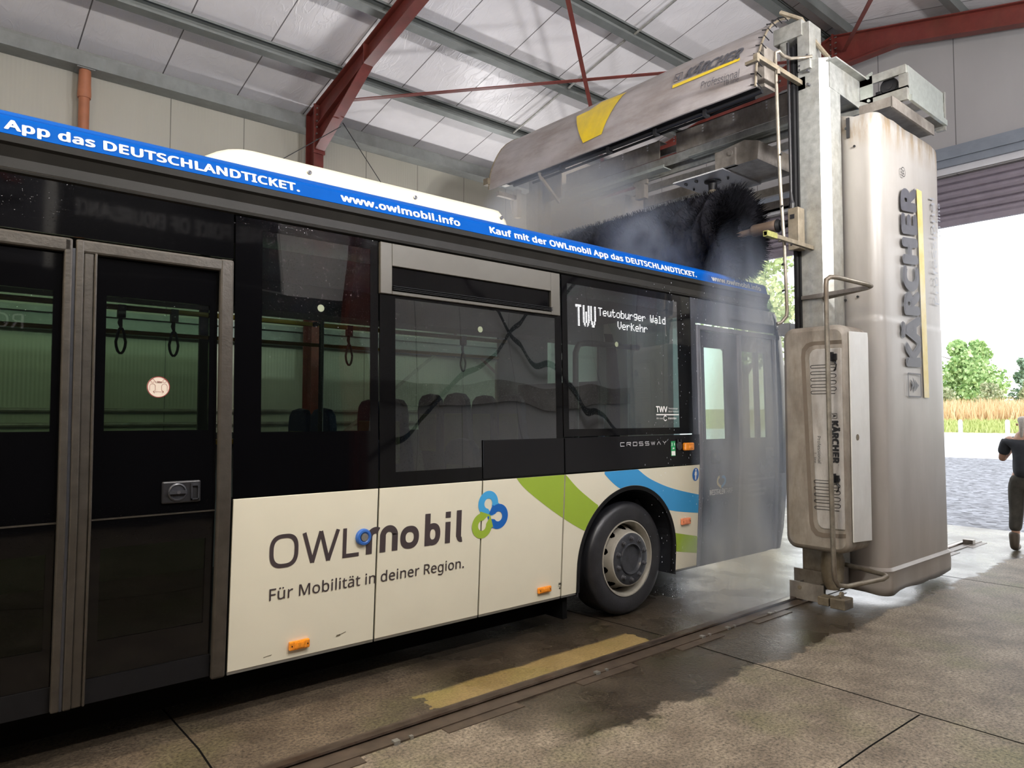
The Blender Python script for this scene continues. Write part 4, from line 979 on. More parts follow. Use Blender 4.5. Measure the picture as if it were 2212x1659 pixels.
# wheel arch, wheel
b = MB(); rows = []
for yv in (-.014, .02):
    rows.append([(AX - AA, ys(.3) + yv, .30)] + [(AX - AA * math.cos(math.pi * k / 40), ys(AZ + AB * math.sin(math.pi * k / 40)) + yv, AZ + AB * math.sin(math.pi * k / 40)) for k in range(41)] + [(AX + AA, ys(.3) + yv, .30)])
for r2, q_ in ((.035, 0),):
    a_, b2 = AA - r2, AB - r2
    inner = [[(AX - a_, ys(.3) + yv, .30)] + [(AX - a_ * math.cos(math.pi * k / 40), ys(AZ + b2 * math.sin(math.pi * k / 40)) + yv, AZ + b2 * math.sin(math.pi * k / 40)) for k in range(41)] + [(AX + a_, ys(.3) + yv, .30)] for yv in (.02, -.010)]
b.grid([rows[1], rows[0], inner[1], inner[0]]); b.build('arch_trim', M['rubber'], BUS, smooth=True)
b = MB(); pr = [(AX - AA + .01, .27)] + [(AX - (AA - .01) * math.cos(math.pi * k / 30), AZ + (AB - .01) * math.sin(math.pi * k / 30)) for k in range(31)] + [(AX + AA - .01, .27)]
b.grid([[(x, yv, z) for x, z in pr] for yv in (.03, .62)]); b.box(AX - AA, AX + AA, .61, .63, .27, 1.15); b.box(AX + .40, AX + AA - .01, .30, .62, .27, .95); b.build('arch_liner', M['liner'], BUS, fix=False)
WX, WZ, WY = 4.83, .488, .075
wt = MB(); wt.lathe((WX, WY, WZ), (0, 1, 0), [(.325, .02), (.335, .004), (.36, .0), (.40, -.006), (.44, .0), (.465, .012), (.480, .03), (.488, .05), (.488, .25), (.46, .28), (.33, .27)], 72)
for k in range(4): wt.lathe((WX, WY, WZ), (0, 1, 0), [(.4885, .07 + k * .045), (.4895, .075 + k * .045), (.4885, .08 + k * .045)], 72)
whl = wt.build('wheel', M['tyre'], BUS, smooth=True)
r_ = MB(); r_.lathe((WX, WY, WZ), (0, 1, 0), [(.330, .022), (.327, .004), (.317, .004), (.312, .016), (.300, .035), (.290, .075), (.286, .12)], 72)
# disc with hand holes
n = 180; base_p = [(.282, .125), (.262, .085), (.246, .035), (.238, .0), (.231, -.020), (.220, -.024)]
disc_prof = []
for (r0, h0), (r1, h1) in zip(base_p, base_p[1:]):
    ns_ = 6 if r0 > .23 else 1
    disc_prof += [(r0 + (r1 - r0) * q / ns_, h0 + (h1 - h0) * q / ns_) for q in range(ns_)]
disc_prof.append(base_p[-1])
vs = []; fs = []
for r__, h_ in disc_prof:
    for k in range(n): a = 2 * math.pi * k / n; vs.append((WX + r__ * math.cos(a), WY + h_, WZ + r__ * math.sin(a)))
for i in range(len(disc_prof) - 1):
    for k in range(n):
        da = ((k + .5) % 18 - 9) / 18 * 2 * math.pi / 10 * .262; dr = (disc_prof[i][0] + disc_prof[i + 1][0]) / 2 - .264
        if (da / .036) ** 2 + (dr / .020) ** 2 < 1: continue
        fs.append((i * n + k, i * n + (k + 1) % n, (i + 1) * n + (k + 1) % n, (i + 1) * n + k))
r_.add(vs, fs); r_.build('rim', M['rim'], whl, smooth=True, fix=False)
b = MB(); b.lathe((WX, WY + .13, WZ), (0, 1, 0), [(.0001, 0), (.30, 0)], 40); b.build('brake_backplate', M['under'], whl)
hb = MB(); hb.lathe((WX, WY - .022, WZ), (0, -1, 0), [(.222, -.02), (.222, .002), (.214, .008), (.138, .006), (.134, .018), (.128, .020), (.122, .006), (.116, -.008), (.06, -.012), (.0001, -.012)], 56); hub = hb.build('hub', M['hub'], whl, smooth=True)
for k in range(10):
    a = 2 * math.pi * (k + .5) / 10; c = (WX + .178 * math.cos(a), WY - .028, WZ + .178 * math.sin(a))
    nb = MB(); nb.lathe(c, (0, -1, 0), [(.024, 0), (.023, .004), (.016, .005), (.0155, .022), (.010, .024), (.009, .030), (.0001, .030)], 6 if False else 12); nb.build('wheel_nut', M['nut'], hub)

# front door
fd = MB()
FD0, FD1, FDM = 5.795, 7.27, 6.54
def fleaf(x0, x1, clear):
    d = MB(); cx0, cx1 = clear; y_ = .012
    for a, c, e, g in ((x0, cx0, .285, 2.56), (cx1, x1, .285, 2.56), (cx0, cx1, 2.40, 2.56), (cx0, cx1, .285, 1.50)): side(d, a, c, e, g, y_, .02)
    p = d.build('front_door_leaf', M['wethazy'], BUS)
    g_ = MB(); g_.add([(cx0, ys(1.5) + y_, 1.50), (cx1, ys(1.5) + y_, 1.50), (cx1, ys(2.4) + y_, 2.40), (cx0, ys(2.4) + y_, 2.40)], [(0, 1, 2, 3)]); g_.build('glass', M['wetglass'], p, fix=False)
    return p
fl1 = fleaf(5.85, 6.505, (5.93, 6.28)); fl2 = fleaf(6.575, 7.24, (6.60, 7.05))
b = MB(); side(b, 6.885, 6.955, 1.5, 2.4, .03, .03); b.build('window_divider', M['rubber'], fl2)
b = MB(); vpost(b, 5.795, 5.85, .285, 2.60, -.012); vpost(b, 6.505, 6.575, .285, 2.585, -.010); vpost(b, 7.215, 7.27, .285, 2.60, -.008); side(b, 5.795, 7.27, 2.56, 2.615, -.012, .035)
b.build('front_door_frame', M['wethighlit'], BUS, bevel=.014)
for x0, x1, z0, z1, p in ((5.99, 6.15, 1.262, 1.395, fl1), (6.985, 7.15, 1.258, 1.39, fl2)):
    k = MB(); side(k, x0, x1, z0, z1, -.004, .02); h = k.build('lock_plate', M['blackpanel'], p, bevel=.012)
    k = MB(); k.lathe(((x0 + x1) / 2 + .02, -.0, (z0 + z1) / 2), (0, -1, 0), [(.04, 0), (.04, .015), (.03, .02), (.0001, .018)], 20); k.build('lock_knob', M['hub'], h, smooth=True)
l = MB(); text(l, 'WESTFALEN', on_side(5.978, 6.245, .955, 1.005, .006), .03); text(l, 'TARIF', on_side(6.255, 6.385, .955, 1.005, .006), .0); l.build('tariff_lettering', M['white'], fl1, fix=False)
k = MB(); arcst(k, 6.145, 1.085, .036, 90, 250, .026, .005, 1.1); bar2(k, (6.118, 1.055), (6.18, 1.02), .024, .005); kk = k.build('heart_logo', M['yellowf'], fl1, fix=False)
k = MB(); arcst(k, 6.208, 1.085, .036, -60, 130, .026, .0045, 1.1); bar2(k, (6.235, 1.065), (6.178, 1.018), .024, .0045); k.build('heart_logo', M['lblue'], fl1, fix=False)
l = MB()
for i, s_ in enumerate(('TWV-Bus', 'Transdev Ostwestfalen GmbH', 'Zeppelinstraße 2', '33334 Gütersloh', 'Tel.: 05242 98040')):
    wd = (.16, .53, .25, .36, .33)[i]; text(l, s_, on_side(6.662, 6.662 + wd, 1.108 - i * .054, 1.136 - i * .054, .006), .006)
l.build('address_lettering', M['dullwhite'], fl2, fix=False)

# roof pod
pod = thing('unused', (0, 0, 0), None, None) if False else None
b = MB(); rows = []
PX0, PX1 = 1.25, 3.76
def podh(x):
    a = min(1, max(0, (x - PX0) / .38)); c = min(1, max(0, (PX1 - x) / .16)); return (1 - (1 - a) ** 2.2) * (1 - (1 - c) ** 3)
sec = [(.0, .0), (-.0, .06), (.02, .12), (.06, .165), (.14, .19), (.4, .20), (.92, .205)]
for i in range(41):
    x = PX0 + (PX1 - PX0) * (i / 40 if True else 0); s = podh(x); ins = (1 - s) * .12
    h = [(.345 + ins + dy, 3.232 + dz * s) for dy, dz in sec]
    rows.append([(x, y, z) for y, z in h] + [(x, 2.55 - y, z) for y, z in h[-2::-1]])
b.grid(rows, None); b.add(rows[0], [tuple(range(len(rows[0])))]); b.add(rows[-1], [tuple(range(len(rows[0])))])
pd = b.build('roof_pod', M['cream_pod'], BUS, smooth=True)
b = MB(); b.box(1.50, 3.62, .352, 2.2, 3.20, 3.234); b.build('pod_base', M['rubber'], pd)
b = MB()
for x in (1.98, 2.80, 3.62): b.lathe((x, .347, 3.325), (0, -1, 0), [(.014, 0), (.014, .004), (.007, .005), (.0001, .003)], 14)
each(b, 'pod_screw', M['nut'], pd)

# interior: rails, straps, seats, driver partition
b = MB(); b.tube([(-3, .62, 2.36), (3.9, .62, 2.36)], .016, 8); b.build('handrail', M['handrail'], BUS, smooth=True)
b = MB(); b.tube([(-3, 1.95, 2.36), (4.9, 1.95, 2.36)], .016, 8); b.build('handrail', M['handrail'], BUS, smooth=True)
b = MB(); b.tube([(-2, 2.40, 1.50), (2.6, 2.40, 1.50)], .025, 8); b.build('handrail', M['handrail'], BUS, smooth=True)
for x in (.95, 1.24, 2.42, 3.44, 4.55):
    b = MB(); b.box(x - .02, x + .02, .60, .64, 2.30, 2.375)
    b.tube([(x, .62, 2.32), (x - .012, .62, 2.27)] + [(x + .026 * math.sin(R(a)) * (1.0 if math.cos(R(a)) < .3 else .75), .62, 2.165 + .075 * math.cos(R(a))) for a in range(0, 361, 24)] + [(x, .62, 2.30)], .008, 8, cap=False)
    b.build('grab_strap', M['strap'], BUS, smooth=True)
b = MB(); b.tube([(.3, 1.2, .4), (.3, 1.2, 2.9)], .018, 10); b.tube([(2.15, .5, .4), (2.15, .5, 2.36), (2.15, .62, 2.36)], .018, 10); b.tube([(4.62, .5, 1.0), (4.62, .5, 2.30), (4.66, .5, 2.38), (4.78, .5, 2.40), (5.5, .5, 2.40)], .028, 10); each(b, 'grab_pole', M['strap'], BUS, smooth=True)
def seat(x, y, zt):
    zb = zt - 1.32
    t_ = MB()
    t_.grid([[(x + .02 + .10 * (1 - j / 6) , y - .21 + .42 * i / 6, zb + .45 + (.62) * j / 6 - .0 ) for i in range(7)] for j in range(7)], (-.07, 0, 0))
    hd = [(-.20, 0), (-.205, .12), (-.18, .22), (-.12, .27), (0, .285), (.12, .27), (.18, .22), (.205, .12), (.20, 0)]
    t_.prism([(x - .05, y + a, zb + 1.04 + c) for a, c in hd], (.07, 0, 0)); t_.box(x + .02, x + .48, y - .21, y + .21, zb + .38, zb + .47); t_.box(x + .15, x + .25, y - .05, y + .05, zb, zb + .4)
    s_ = t_.build('seat', M['seat'], BUS, bevel=.02)
    c_ = MB(); c_.box(x - .062, x - .045, y - .15, y + .15, zb + .74, zb + 1.12); c_.build('seat_back_shell', M['seatg'], s_, bevel=.01)
for x, zt in ((2.72, 1.79), (3.42, 1.88), (4.12, 1.95), (4.82, 1.95)):
    for y in (1.62, 2.07): seat(x, y, zt)
for x in (2.55, 3.3): seat(x, .42, 1.55)
b = MB(); b.box(5.62, 5.66, 1.15, 2.45, .46, 2.1); b.build('cab_partition', M['interior'], BUS)
b = MB(); b.box(6.1, 6.6, 1.55, 2.1, .5, 1.0); b.box(6.05, 6.2, 1.55, 2.1, .9, 1.75); b.build('driver_seat', M['seat'], BUS, bevel=.05)
b = MB(); b.box(7.05, 7.4, .9, 2.45, .46, 1.15); b.build('dashboard', M['interior'], BUS, bevel=.05)

# ================================================================== WASH GANTRY
GA = thing('wash_gantry', (6.9, 1.28, 0), 'tall galvanised bus wash gantry with grey plastic covers, black roof brush and curved hood', 'car wash')
b = MB()
pc = [(6.70, -.575), (6.70, -.795), (6.765, -.872), (6.98, -.872), (6.98, -.86), (6.77, -.86), (6.712, -.79), (6.712, -.587), (6.80, -.587), (6.80, -.575)]
b.prism([(x, y, .30) for x, y in pc], (0, 0, 4.93)); col = b.build('column', M['galv'], GA)
b = MB(); b.box(6.66, 6.90, -.73, -.60, 5.15, 5.62); b.box(6.64, 6.92, -.66, -.36, 5.50, 5.66); b.box(6.655, 6.665, -.50, -.42, 5.32, 5.5); b.build('column_head', M['galv'], col, bevel=.006)
b = MB()
for z in (5.28, 5.13, 4.99): b.tube([(6.70, -.70, z), (6.655, -.70, z)], .013, 8)
for z in (5.20, 5.16): b.tube([(6.69, -.62, z), (6.655, -.62, z)], .010, 8)
each(b, 'column_bolt', M['nut'], col)
b = MB(); b.box(6.67, 6.73, -.585, -.555, .35, 5.45); b.box(6.62, 6.66, -.575, -.545, .5, 5.4); each(b, 'roller_track', M['rubber'], col)
# outrigger arm carrying the side frame
b = MB()
b.prism([(6.76, -.875, 5.235), (7.42, -.875, 5.19), (7.42, -.875, 4.90), (6.76, -.875, 4.93)], (0, .012, 0))
b.box(6.74, 7.42, -.95, -.86, 5.185, 5.20); b.box(6.78, 7.42, -.86, -.60, 4.93, 4.945); b.build('outrigger_arm', M['galv'], GA)
b = MB(); b.prism([(7.42, -.875, 5.20), (7.42, -1.00, 5.245), (7.42, -1.005, 4.90), (7.42, -.88, 4.975)], (.02, 0, 0))
for yy, z in ((-.96, 5.19), (-.965, 4.95)): b.tube([(7.42, yy, z), (7.405, yy, z)], .016, 12)
b.build('flange_plate', M['galvl'], GA)
# side carriage frame
b = MB()
b.box(7.42, 7.46, -1.33, 3.9, 4.85, 4.985); b.box(7.42, 7.50, -1.33, 3.9, 4.97, 4.985)
b.box(7.42, 7.45, -1.32, 3.7, 5.12, 5.205); each(b, 'carriage_rail', M['galv'], GA)
b = MB(); b.box(8.40, 8.46, -1.33, 3.9, 4.83, 4.99); b.box(8.40, 8.44, -1.33, 3.9, 5.10, 5.20); each(b, 'carriage_rail', M['galv'], GA)
b = MB(); b.box(7.46, 8.40, -1.335, -1.325, 4.90, 4.99); b.box(7.46, 8.42, -1.36, -1.33, 4.84, 4.90); b.box(7.45, 8.44, -1.33, -1.31, 5.10, 5.20)
b.prism([(7.46, -1.33, 5.10), (7.46, -1.27, 5.05), (7.46, -1.33, 4.99)], (.94, 0, 0)); each(b, 'end_rail', M['galvl'], GA)
b = MB(); b.box(7.43, 7.455, -1.335, -1.25, 4.99, 5.12); b.box(8.41, 8.45, -1.34, -1.25, 4.80, 5.22); each(b, 'end_bracket', M['galv'], GA)
b = MB(); b.lathe((7.50, -1.13, 5.075), (-1, 0, 0), [(.085, -.03), (.085, .0), (.078, .006), (.04, .006), (.04, .012), (.0001, .012)], 28); b.box(7.50, 7.62, -1.32, -1.0, 5.0, 5.05); b.build('pulley', M['black'], GA, smooth=True)
b = MB(); b.box(7.22, 8.3, -1.26, -.95, 4.745, 4.84); b.box(7.22, 8.3, -1.27, -1.255, 4.73, 4.84); b.build('guide_beam', M['galvd'], GA)
# cross trusses
b = MB()
for y0, y1, z1 in ((1.56, 3.25, 5.255), (-.45, 1.30, 5.28)):
    b.box(7.25, 7.262, y0, y1, 5.02, z1); b.box(7.25, 7.40, y0, y1, z1 - .01, z1)
each(b, 'cross_beam', M['galvd'], GA)
b = MB()
b.box(7.28, 7.36, -.45, 3.3, 4.955, 5.02); b.box(7.27, 7.28, -.45, 3.3, 4.90, 5.02); b.build('cross_beam_flange', M['galv'], GA)
b = MB()
for i in range(9):
    for z in (5.24, 5.205, 5.17): b.box(7.246, 7.249, 3.0 - i * .42, 3.02 - i * .42, z, z + .016)
each(b, 'slot_hole', M['lintell'], GA)
b = MB(); b.box(7.20, 7.34, 1.45, 3.0, 4.86, 4.872); b.box(7.19, 7.20, 1.45, 3.0, 4.86, 4.90); b.box(7.20, 7.34, -.2, 1.1, 4.90, 4.91); each(b, 'perforated_plate', M['galvl'], GA)
b = MB(); b.box(7.95, 8.02, -.5, 3.6, 4.72, 4.82); b.box(7.93, 7.95, -.5, 3.6, 4.70, 4.84); each(b, 'rear_cross_beam', M['galvd'], GA)
b = MB(); b.box(7.98, 8.04, -.5, 3.5, 4.42, 4.52); each(b, 'rear_cross_beam', M['galvd'], GA)
b = MB(); b.box(8.46, 8.50, -.6, 3.6, 4.38, 4.50); b.box(8.46, 8.54, -.6, 3.6, 4.38, 4.40); each(b, 'rear_cross_beam', M['galvd'], GA)
# brush carriage with hanging spindle
b = MB(); b.box(7.12, 7.96, .56, 1.26, 4.585, 4.60); cp = b.build('carriage_plate', M['lintell'], GA)
b = MB(); b.prism([(7.16, .14, 4.60), (7.16, .60, 4.60), (7.16, .60, 4.82), (7.16, .30, 4.86), (7.16, .12, 4.80)], (.80, 0, 0)); b.build('carriage_housing', M['galvd'], cp)
b = MB(); b.box(7.12, 7.2, .40, .66, 4.60, 4.80); b.tube([(7.14, .45, 4.74), (7.10, .45, 4.74)], .03, 10); b.build('carriage_bracket', M['galvd'], cp)
b = MB(); b.lathe((7.40, .88, 4.58), (0, 0, -1), [(.0001, 0), (.10, .0), (.10, .012), (.055, .03), (.05, .11), (.0001, .11)], 24); b.build('spindle_flange', M['black'], cp, smooth=True)
b = MB(); b.lathe((7.40, .88, 4.47), (0, 0, -1), [(.048, 0), (.048, .55), (.0001, .55)], 20); b.build('spindle', M['dirty'], cp, smooth=True)
b = MB()
for dx, dy in ((-.2, .25), (-.17, .25), (-.2, .10), (-.17, .10), (.25, .10), (.28, .10), (.25, -.12), (.28, -.12), (.05, .3), (.3, .25), (0, -.22), (.4, 0)): b.lathe((7.42 + dx, .90 + dy, 4.585), (0, 0, -1), [(.013, 0), (.013, .02), (.0001, .03)], 8)
each(b, 'plate_bolt', M['black'], cp)
b = MB(); b.box(7.36, 7.44, 1.9, 2.05, 4.62, 4.80); b.box(7.36, 7.40, 1.86, 2.08, 4.80, 4.86); b.box(7.5, 7.9, 2.35, 2.6, 4.5, 4.8); b.box(7.3, 7.6, 2.75, 3.0, 4.5, 4.72); each(b, 'drive_unit', M['galvd'], GA)

# curved hood
HP = [(6.20, 4.93), (6.205, 5.04), (6.225, 5.15), (6.26, 5.26), (6.305, 5.36), (6.36, 5.46), (6.43, 5.56), (6.515, 5.65), (6.62, 5.73), (6.74, 5.80), (6.88, 5.86)]
def hx_(z): return ip([(b_, a) for a, b_ in HP], z)
Y0, Y1 = -.41, 3.74
b = MB(); rows = []
for x, z in HP:
    rows.append([(x + .006 * mn.noise(Vector((0, y * 1.3, z * 2))) + (.03 * max(0, 1 - abs(y - 1.75) / .25) if z > 5.5 else 0), y + (.02 * (z - 5.4) if j == 0 else 0), z + .010 * mn.noise(Vector((3, y * 1.1, z)))) for j, y in enumerate([Y0 + (Y1 - Y0) * i / 60 for i in range(61)])])
b.grid(rows, (.012, 0, -.006)); hood = b.build('hood', M['hood'], GA, smooth=True)
for yy, nm in ((Y0, 'hood_rim'), (Y1, 'hood_rim')):
    b = MB(); b.tube([(x - .003, yy, z) for x, z in HP], .012, 8); b.build(nm, M['dirty'], hood, smooth=True)
b = MB()
for i in range(len(HP) - 1):
    x, z = HP[i]; b.tube([(x - .01, Y0 + .05, z + .03), (x + .02, Y0 - .015, z + .02)], .006, 6); b.tube([(x + .07, Y0 - .02, z), (x - .0, Y0 - .01, z + .03)], .005, 6)
b.build('lacing', M['black'], hood)
b = MB(); b.tube([(6.29, Y0 - .02, 4.90), (6.29, 3.3, 4.90)], .022, 10); b.tube([(6.37, Y0 + .1, 4.90), (6.37, 3.0, 4.88)], .016, 8); b.box(6.22, 6.30, Y0, 3.5, 4.925, 4.937); b.build('hood_gutter', M['black'], hood)
b = MB()
for y in (2.35, 1.55, .85, .2): b.box(6.26, 6.34, y, y + .04, 4.86, 4.95)
each(b, 'hood_clamp', M['black'], hood)
b = MB(); b.box(6.40, 6.60, Y0 + .02, -.1, 5.0, 5.42); b.box(6.30, 6.34, Y0 + .1, 3.1, 4.90, 4.99); b.build('hood_backing', M['galvd'], hood)
b = MB(); b.bar((6.3, 2.75, 4.86), (6.62, 2.75, 4.60), .03, .03); b.bar((6.25, 2.75, 4.93), (6.3, 2.75, 4.84), .03, .03); b.box(6.2, 6.6, 3.52, 3.58, 4.80, 4.86); b.build('hood_strut', M['galvd'], hood)
b = MB(); b.tube([(6.86, Y0, 5.87), (6.62, -.46, 5.80), (6.72, -.62, 5.70), (6.80, -.72, 5.45), (6.82, -.84, 5.25)], .022, 8); b.build('cable_loom', M['dirty'], hood, smooth=True)
b = MB(); b.box(6.16, 6.24, Y1 - .02, Y1 + .08, 5.0, 5.09); b.build('end_clip', M['dirty'], hood)
def hf(ya, za, yb, zb_, h, off=-.006):    # along text from (ya,za) to (yb,zb), height h measured in z
    def f_(u, v):
        y = ya + u * (yb - ya); z = za + u * (zb_ - za) + v * h; return (hx_(z) + off - .004, y, z)
    return f_
l = MB(); text(l, 'KÄRCHER', hf(.505, 5.378, -.19, 5.325, .125), .045, shear=.05); l.build('brand_lettering', M['kgrey'], hood, fix=False)
def hquad(mb, pts, off=-.012, nu=12, nv=6):
    a, b_, c, d = [Vector((0, *p)) for p in pts]
    rows = []
    for j in range(nv + 1):
        row = []
        for i in range(nu + 1):
            p = a.lerp(b_, i / nu).lerp(d.lerp(c, i / nu), j / nv); row.append((hx_(p.z) + off, p.y, p.z))
        rows.append(row)
    mb.grid(rows)
b = MB(); hquad(b, [(.625, 5.300), (-.200, 5.290), (-.198, 5.325), (.632, 5.345)], -.010); b.build('yellow_line', M['yellow'], hood, fix=False)
l = MB(); text(l, 'Professional', hf(.225, 5.135, -.225, 5.095, .085)); text(l, 'TB line', hf(-.05, 5.065, -.225, 5.048, .05)); l.build('type_lettering', M['kgrey'], hood, fix=False)
b = MB()
for p, q in (((.63, 5.38), (.53, 5.375)), ((.53, 5.375), (.555, 5.49)), ((.655, 5.495), (.555, 5.49)), ((.63, 5.38), (.655, 5.495))): b.bar((hx_(p[1]) - .012, *p), (hx_(q[1]) - .012, *q), .005, .004, up=(1, 0, 0))
for k in (0, .016, .032):
    b.bar((hx_(5.45) - .014, .625 - k, 5.455 - k * .9), (hx_(5.42) - .014, .60 - k * .6, 5.415 - k * .5), .008, .003, up=(1, 0, 0)); b.bar((hx_(5.45) - .014, .57 + k * .4, 5.46 - k * .9), (hx_(5.42) - .014, .60 - k * .6, 5.415 - k * .5), .008, .003, up=(1, 0, 0))
b.build('brand_emblem', M['kgrey'], hood)
b = MB(); hquad(b, [(2.214, 5.55), (1.457, 5.567), (1.60, 5.075), (1.90, 5.055)], -.012); hquad(b, [(2.0, 5.56), (1.457, 5.56), (1.42, 5.60), (1.86, 5.64)], -.012); b.build('yellow_patch', M['yellow'], hood, smooth=True, fix=False)

# roof brush
BX, BZ, BR = 6.60, 3.64, .50
b = MB(); rows = []
for i in range(70):
    y = .02 + 2.62 * i / 69
    rows.append([(BX + (BR * .93 + .05 * mn.noise(Vector((y * 9, a * .25, 1))) + .03 * mn.noise(Vector((y * 30, a, 4)))) * math.cos(a * math.pi / 24), y, BZ + (BR * .93 + .05 * mn.noise(Vector((y * 9, a * .25, 1))) + .03 * mn.noise(Vector((y * 30, a, 4)))) * math.sin(a * math.pi / 24)) for a in range(49)])
b.grid(rows); b.lathe((BX, .04, BZ), (0, 1, 0), [(.0001, .02), (.2, 0), (BR * .92, .02)], 40)
br = b.build('roof_brush', M['bristle'], GA, smooth=False)
b = MB()
for _ in range(15000):
    y = random.uniform(.0, 2.66); a = random.uniform(0, 2 * math.pi); rr = BR * random.uniform(.93, 1.05); c, s = math.cos(a), math.sin(a); t_ = random.uniform(-.14, .14); dy = random.uniform(-.03, .03); w_ = .004
    p0 = Vector((BX + .40 * c, y, BZ + .40 * s)); p1 = Vector((BX + rr * math.cos(a + t_), y + dy, BZ + rr * math.sin(a + t_)))
    b.add([p0 + Vector((0, -w_, 0)), p0 + Vector((0, w_, 0)), p1 + Vector((0, w_ * .4, 0)), p1 - Vector((0, w_ * .4, 0))], [(0, 1, 2, 3)])
for _ in range(9000):   # end fringe fanning outwards
    a = random.uniform(0, 2 * math.pi); r0 = random.uniform(.08, .44); rr = r0 + random.uniform(.03, .12); c, s = math.cos(a), math.sin(a)
    p0 = Vector((BX + r0 * c, .06, BZ + r0 * s)); p1 = Vector((BX + rr * c, random.uniform(-.07, .02), BZ + rr * s)); t_ = Vector((-s, 0, c)) * .004
    b.add([p0 - t_, p0 + t_, p1 + t_ * .4, p1 - t_ * .4], [(0, 1, 2, 3)])
tag(b.build('bristles', M['bristle'], br, fix=False), kind='stuff')
b = MB(); b.tube([(BX, .05, BZ - .02), (BX, -.14, BZ - .01)], .035, 14); b.lathe((BX, -.12, BZ - .01), (0, -1, 0), [(.0001, 0), (.055, 0), (.062, .02), (.062, .22), (.066, .24), (.066, .27), (.0001, .27)], 26); b.build('brush_motor', M['shaft'], br, smooth=True)
b = MB(); b.lathe((BX, -.40, BZ - .01), (0, -1, 0), [(.07, 0), (.05, .03), (.055, .05), (.035, .08), (.035, .14)], 18); b.build('coupling', M['rubber'], br, smooth=True)
b = MB(); b.box(6.555, 6.68, -.635, -.525, 3.35, 3.765); sb = b.build('slide_box', M['dirty'], GA, bevel=.006)
b = MB(); b.box(6.552, 6.556, -.595, -.55, 3.655, 3.70); b.tube([(6.556, -.56, 3.40), (6.549, -.56, 3.40)], .01, 8); each(b, 'slide_window', M['black'], sb)
b = MB(); b.tube([(6.60, -.545, 3.765), (6.60, -.545, 3.82), (6.60, -.545, 3.85), (6.60, -.54, 3.93), (6.60, -.535, 5.45)], [.025, .03, .02, .014, .014], 10); b.build('lifting_belt', M['black'], GA)
# horizontal struts and spray pipe
b = MB(); b.box(5.83, 6.70, -.715, -.68, 3.345, 3.385); each(b, 'spray_arm', M['dirty'], GA, bevel=.003)
b = MB(); b.box(5.83, 6.0, -.72, -.676, 3.34, 3.39); b.build('algae_cover', M['green_algae'], GA)
b = MB(); b.box(5.86, 6.75, -.63, -.585, 5.02, 5.065); b.box(5.86, 5.9, -.63, -.5, 4.99, 5.02); b.box(6.70, 6.76, -.66, -.57, 4.97, 5.10); b.build('hood_arm', M['dirty'], GA, bevel=.003)
b = MB(); b.tube([(6.23, -.605, 5.16), (6.235, -.61, 4.6), (6.24, -.625, 3.9), (6.25, -.65, 3.3), (6.26, -.66, 2.72), (6.26, -.655, 2.66), (6.22, -.62, 2.60), (6.18, -.60, 2.585)], [.014, .017, .017, .016, .016, .018, .016, .018], 10)
for z in (4.98, 3.37): b.lathe((6.24, -.62, z), (0, 0, 1), [(.024, 0), (.024, .05)], 10)
sp = b.build('spray_pipe', M['tube'], GA, smooth=True)
b = MB(); b.tube([(6.23, -.60, 5.10), (6.22, -.61, 5.19), (6.25, -.63, 5.21), (6.33, -.63, 5.19), (6.45, -.64, 5.20), (6.62, -.68, 5.25), (6.68, -.74, 5.26)], .016, 8); b.build('hose', M['tube'], sp, smooth=True)
b = MB()
for z in (4.9, 4.2, 3.7, 3.15, 2.9): b.tube([(6.245, -.63, z), (6.215, -.655, z)], .010, 8)
each(b, 'nozzle', M['rubber'], sp)

# big splash cover (near side)
def cover_ring(x0, x1, y_in, y_out, r1, r2, n=7):
    s = -1 if y_out < y_in else 1
    pts = [(x0, y_in), (x0, (y_in + y_out) / 2)]
    pts += [(x0 + r1 - r1 * math.cos(R(90 * k / n)), y_out - s * r1 + s * r1 * math.sin(R(90 * k / n))) for k in range(n + 1)]
    pts += [(x0 + r1 + (x1 - x0 - r1 - r2) * k / 10, y_out) for k in range(1, 10)]
    pts += [(x1 - r2 + r2 * math.sin(R(90 * k / n)), y_out - s * r2 + s * r2 * math.cos(R(90 * k / n))) for k in range(n + 1)]
    pts += [(x1, (y_in + y_out) / 2), (x1, y_in)]
    return pts
def cover(x0, x1, y_in, y_out, nm, par):
    b = MB(); rows = []; s = -1 if y_out < y_in else 1
    zs = [.06, .12, .2, .255, .275, .30, .5, .9, 1.4, 1.9, 2.3, 2.62, 2.655, 2.665, 2.70, 3.2, 3.8, 4.3, 4.55, 4.66]
    for z in zs:
        g = .018 if z < .26 else (.026 if z < .29 else 0); g += .005 * (1 if z <= 2.66 else 0)
        row = []
        for i, (x, y) in enumerate(cover_ring(x0 - g, x1 + g, y_in, y_out + s * g, .11, .22)):
            n_ = mn.noise(Vector((x * .9, y * .9, z * .8))) * .010 if .3 < z < 4.6 else 0
            zz = z
            if z < .1: zz = z + .05 * mn.noise(Vector((x * 3, y * 3, 2))) + max(0, (x - 7.4)) * .02
            if z < .25: n_ += .02 * mn.noise(Vector((x * 5, y * 5, z * 3)))
            if z > 4.5: zz = z + .02 * mn.noise(Vector((x * 4, y * 3, 7))) - (.0 if x < x1 - .3 else (x - x1 + .3) * .35) + (.06 if abs(y - y_in) < .1 and x < x0 + .1 else 0)
            row.append((x + (n_ if i < 3 else 0), y + n_, zz))
        rows.append(row)
    b.grid(rows); o = b.build(nm, M['cover'], par, smooth=True, fix=False)
    m_ = o.modifiers.new('thickness', 'SOLIDIFY'); m_.thickness = .008; m_.offset = 0
    return o
cv = cover(7.0, 8.72, -.80, -1.20, 'splash_cover', GA)
CY_ = -1.2235
def cz(xa, xb):
    return None
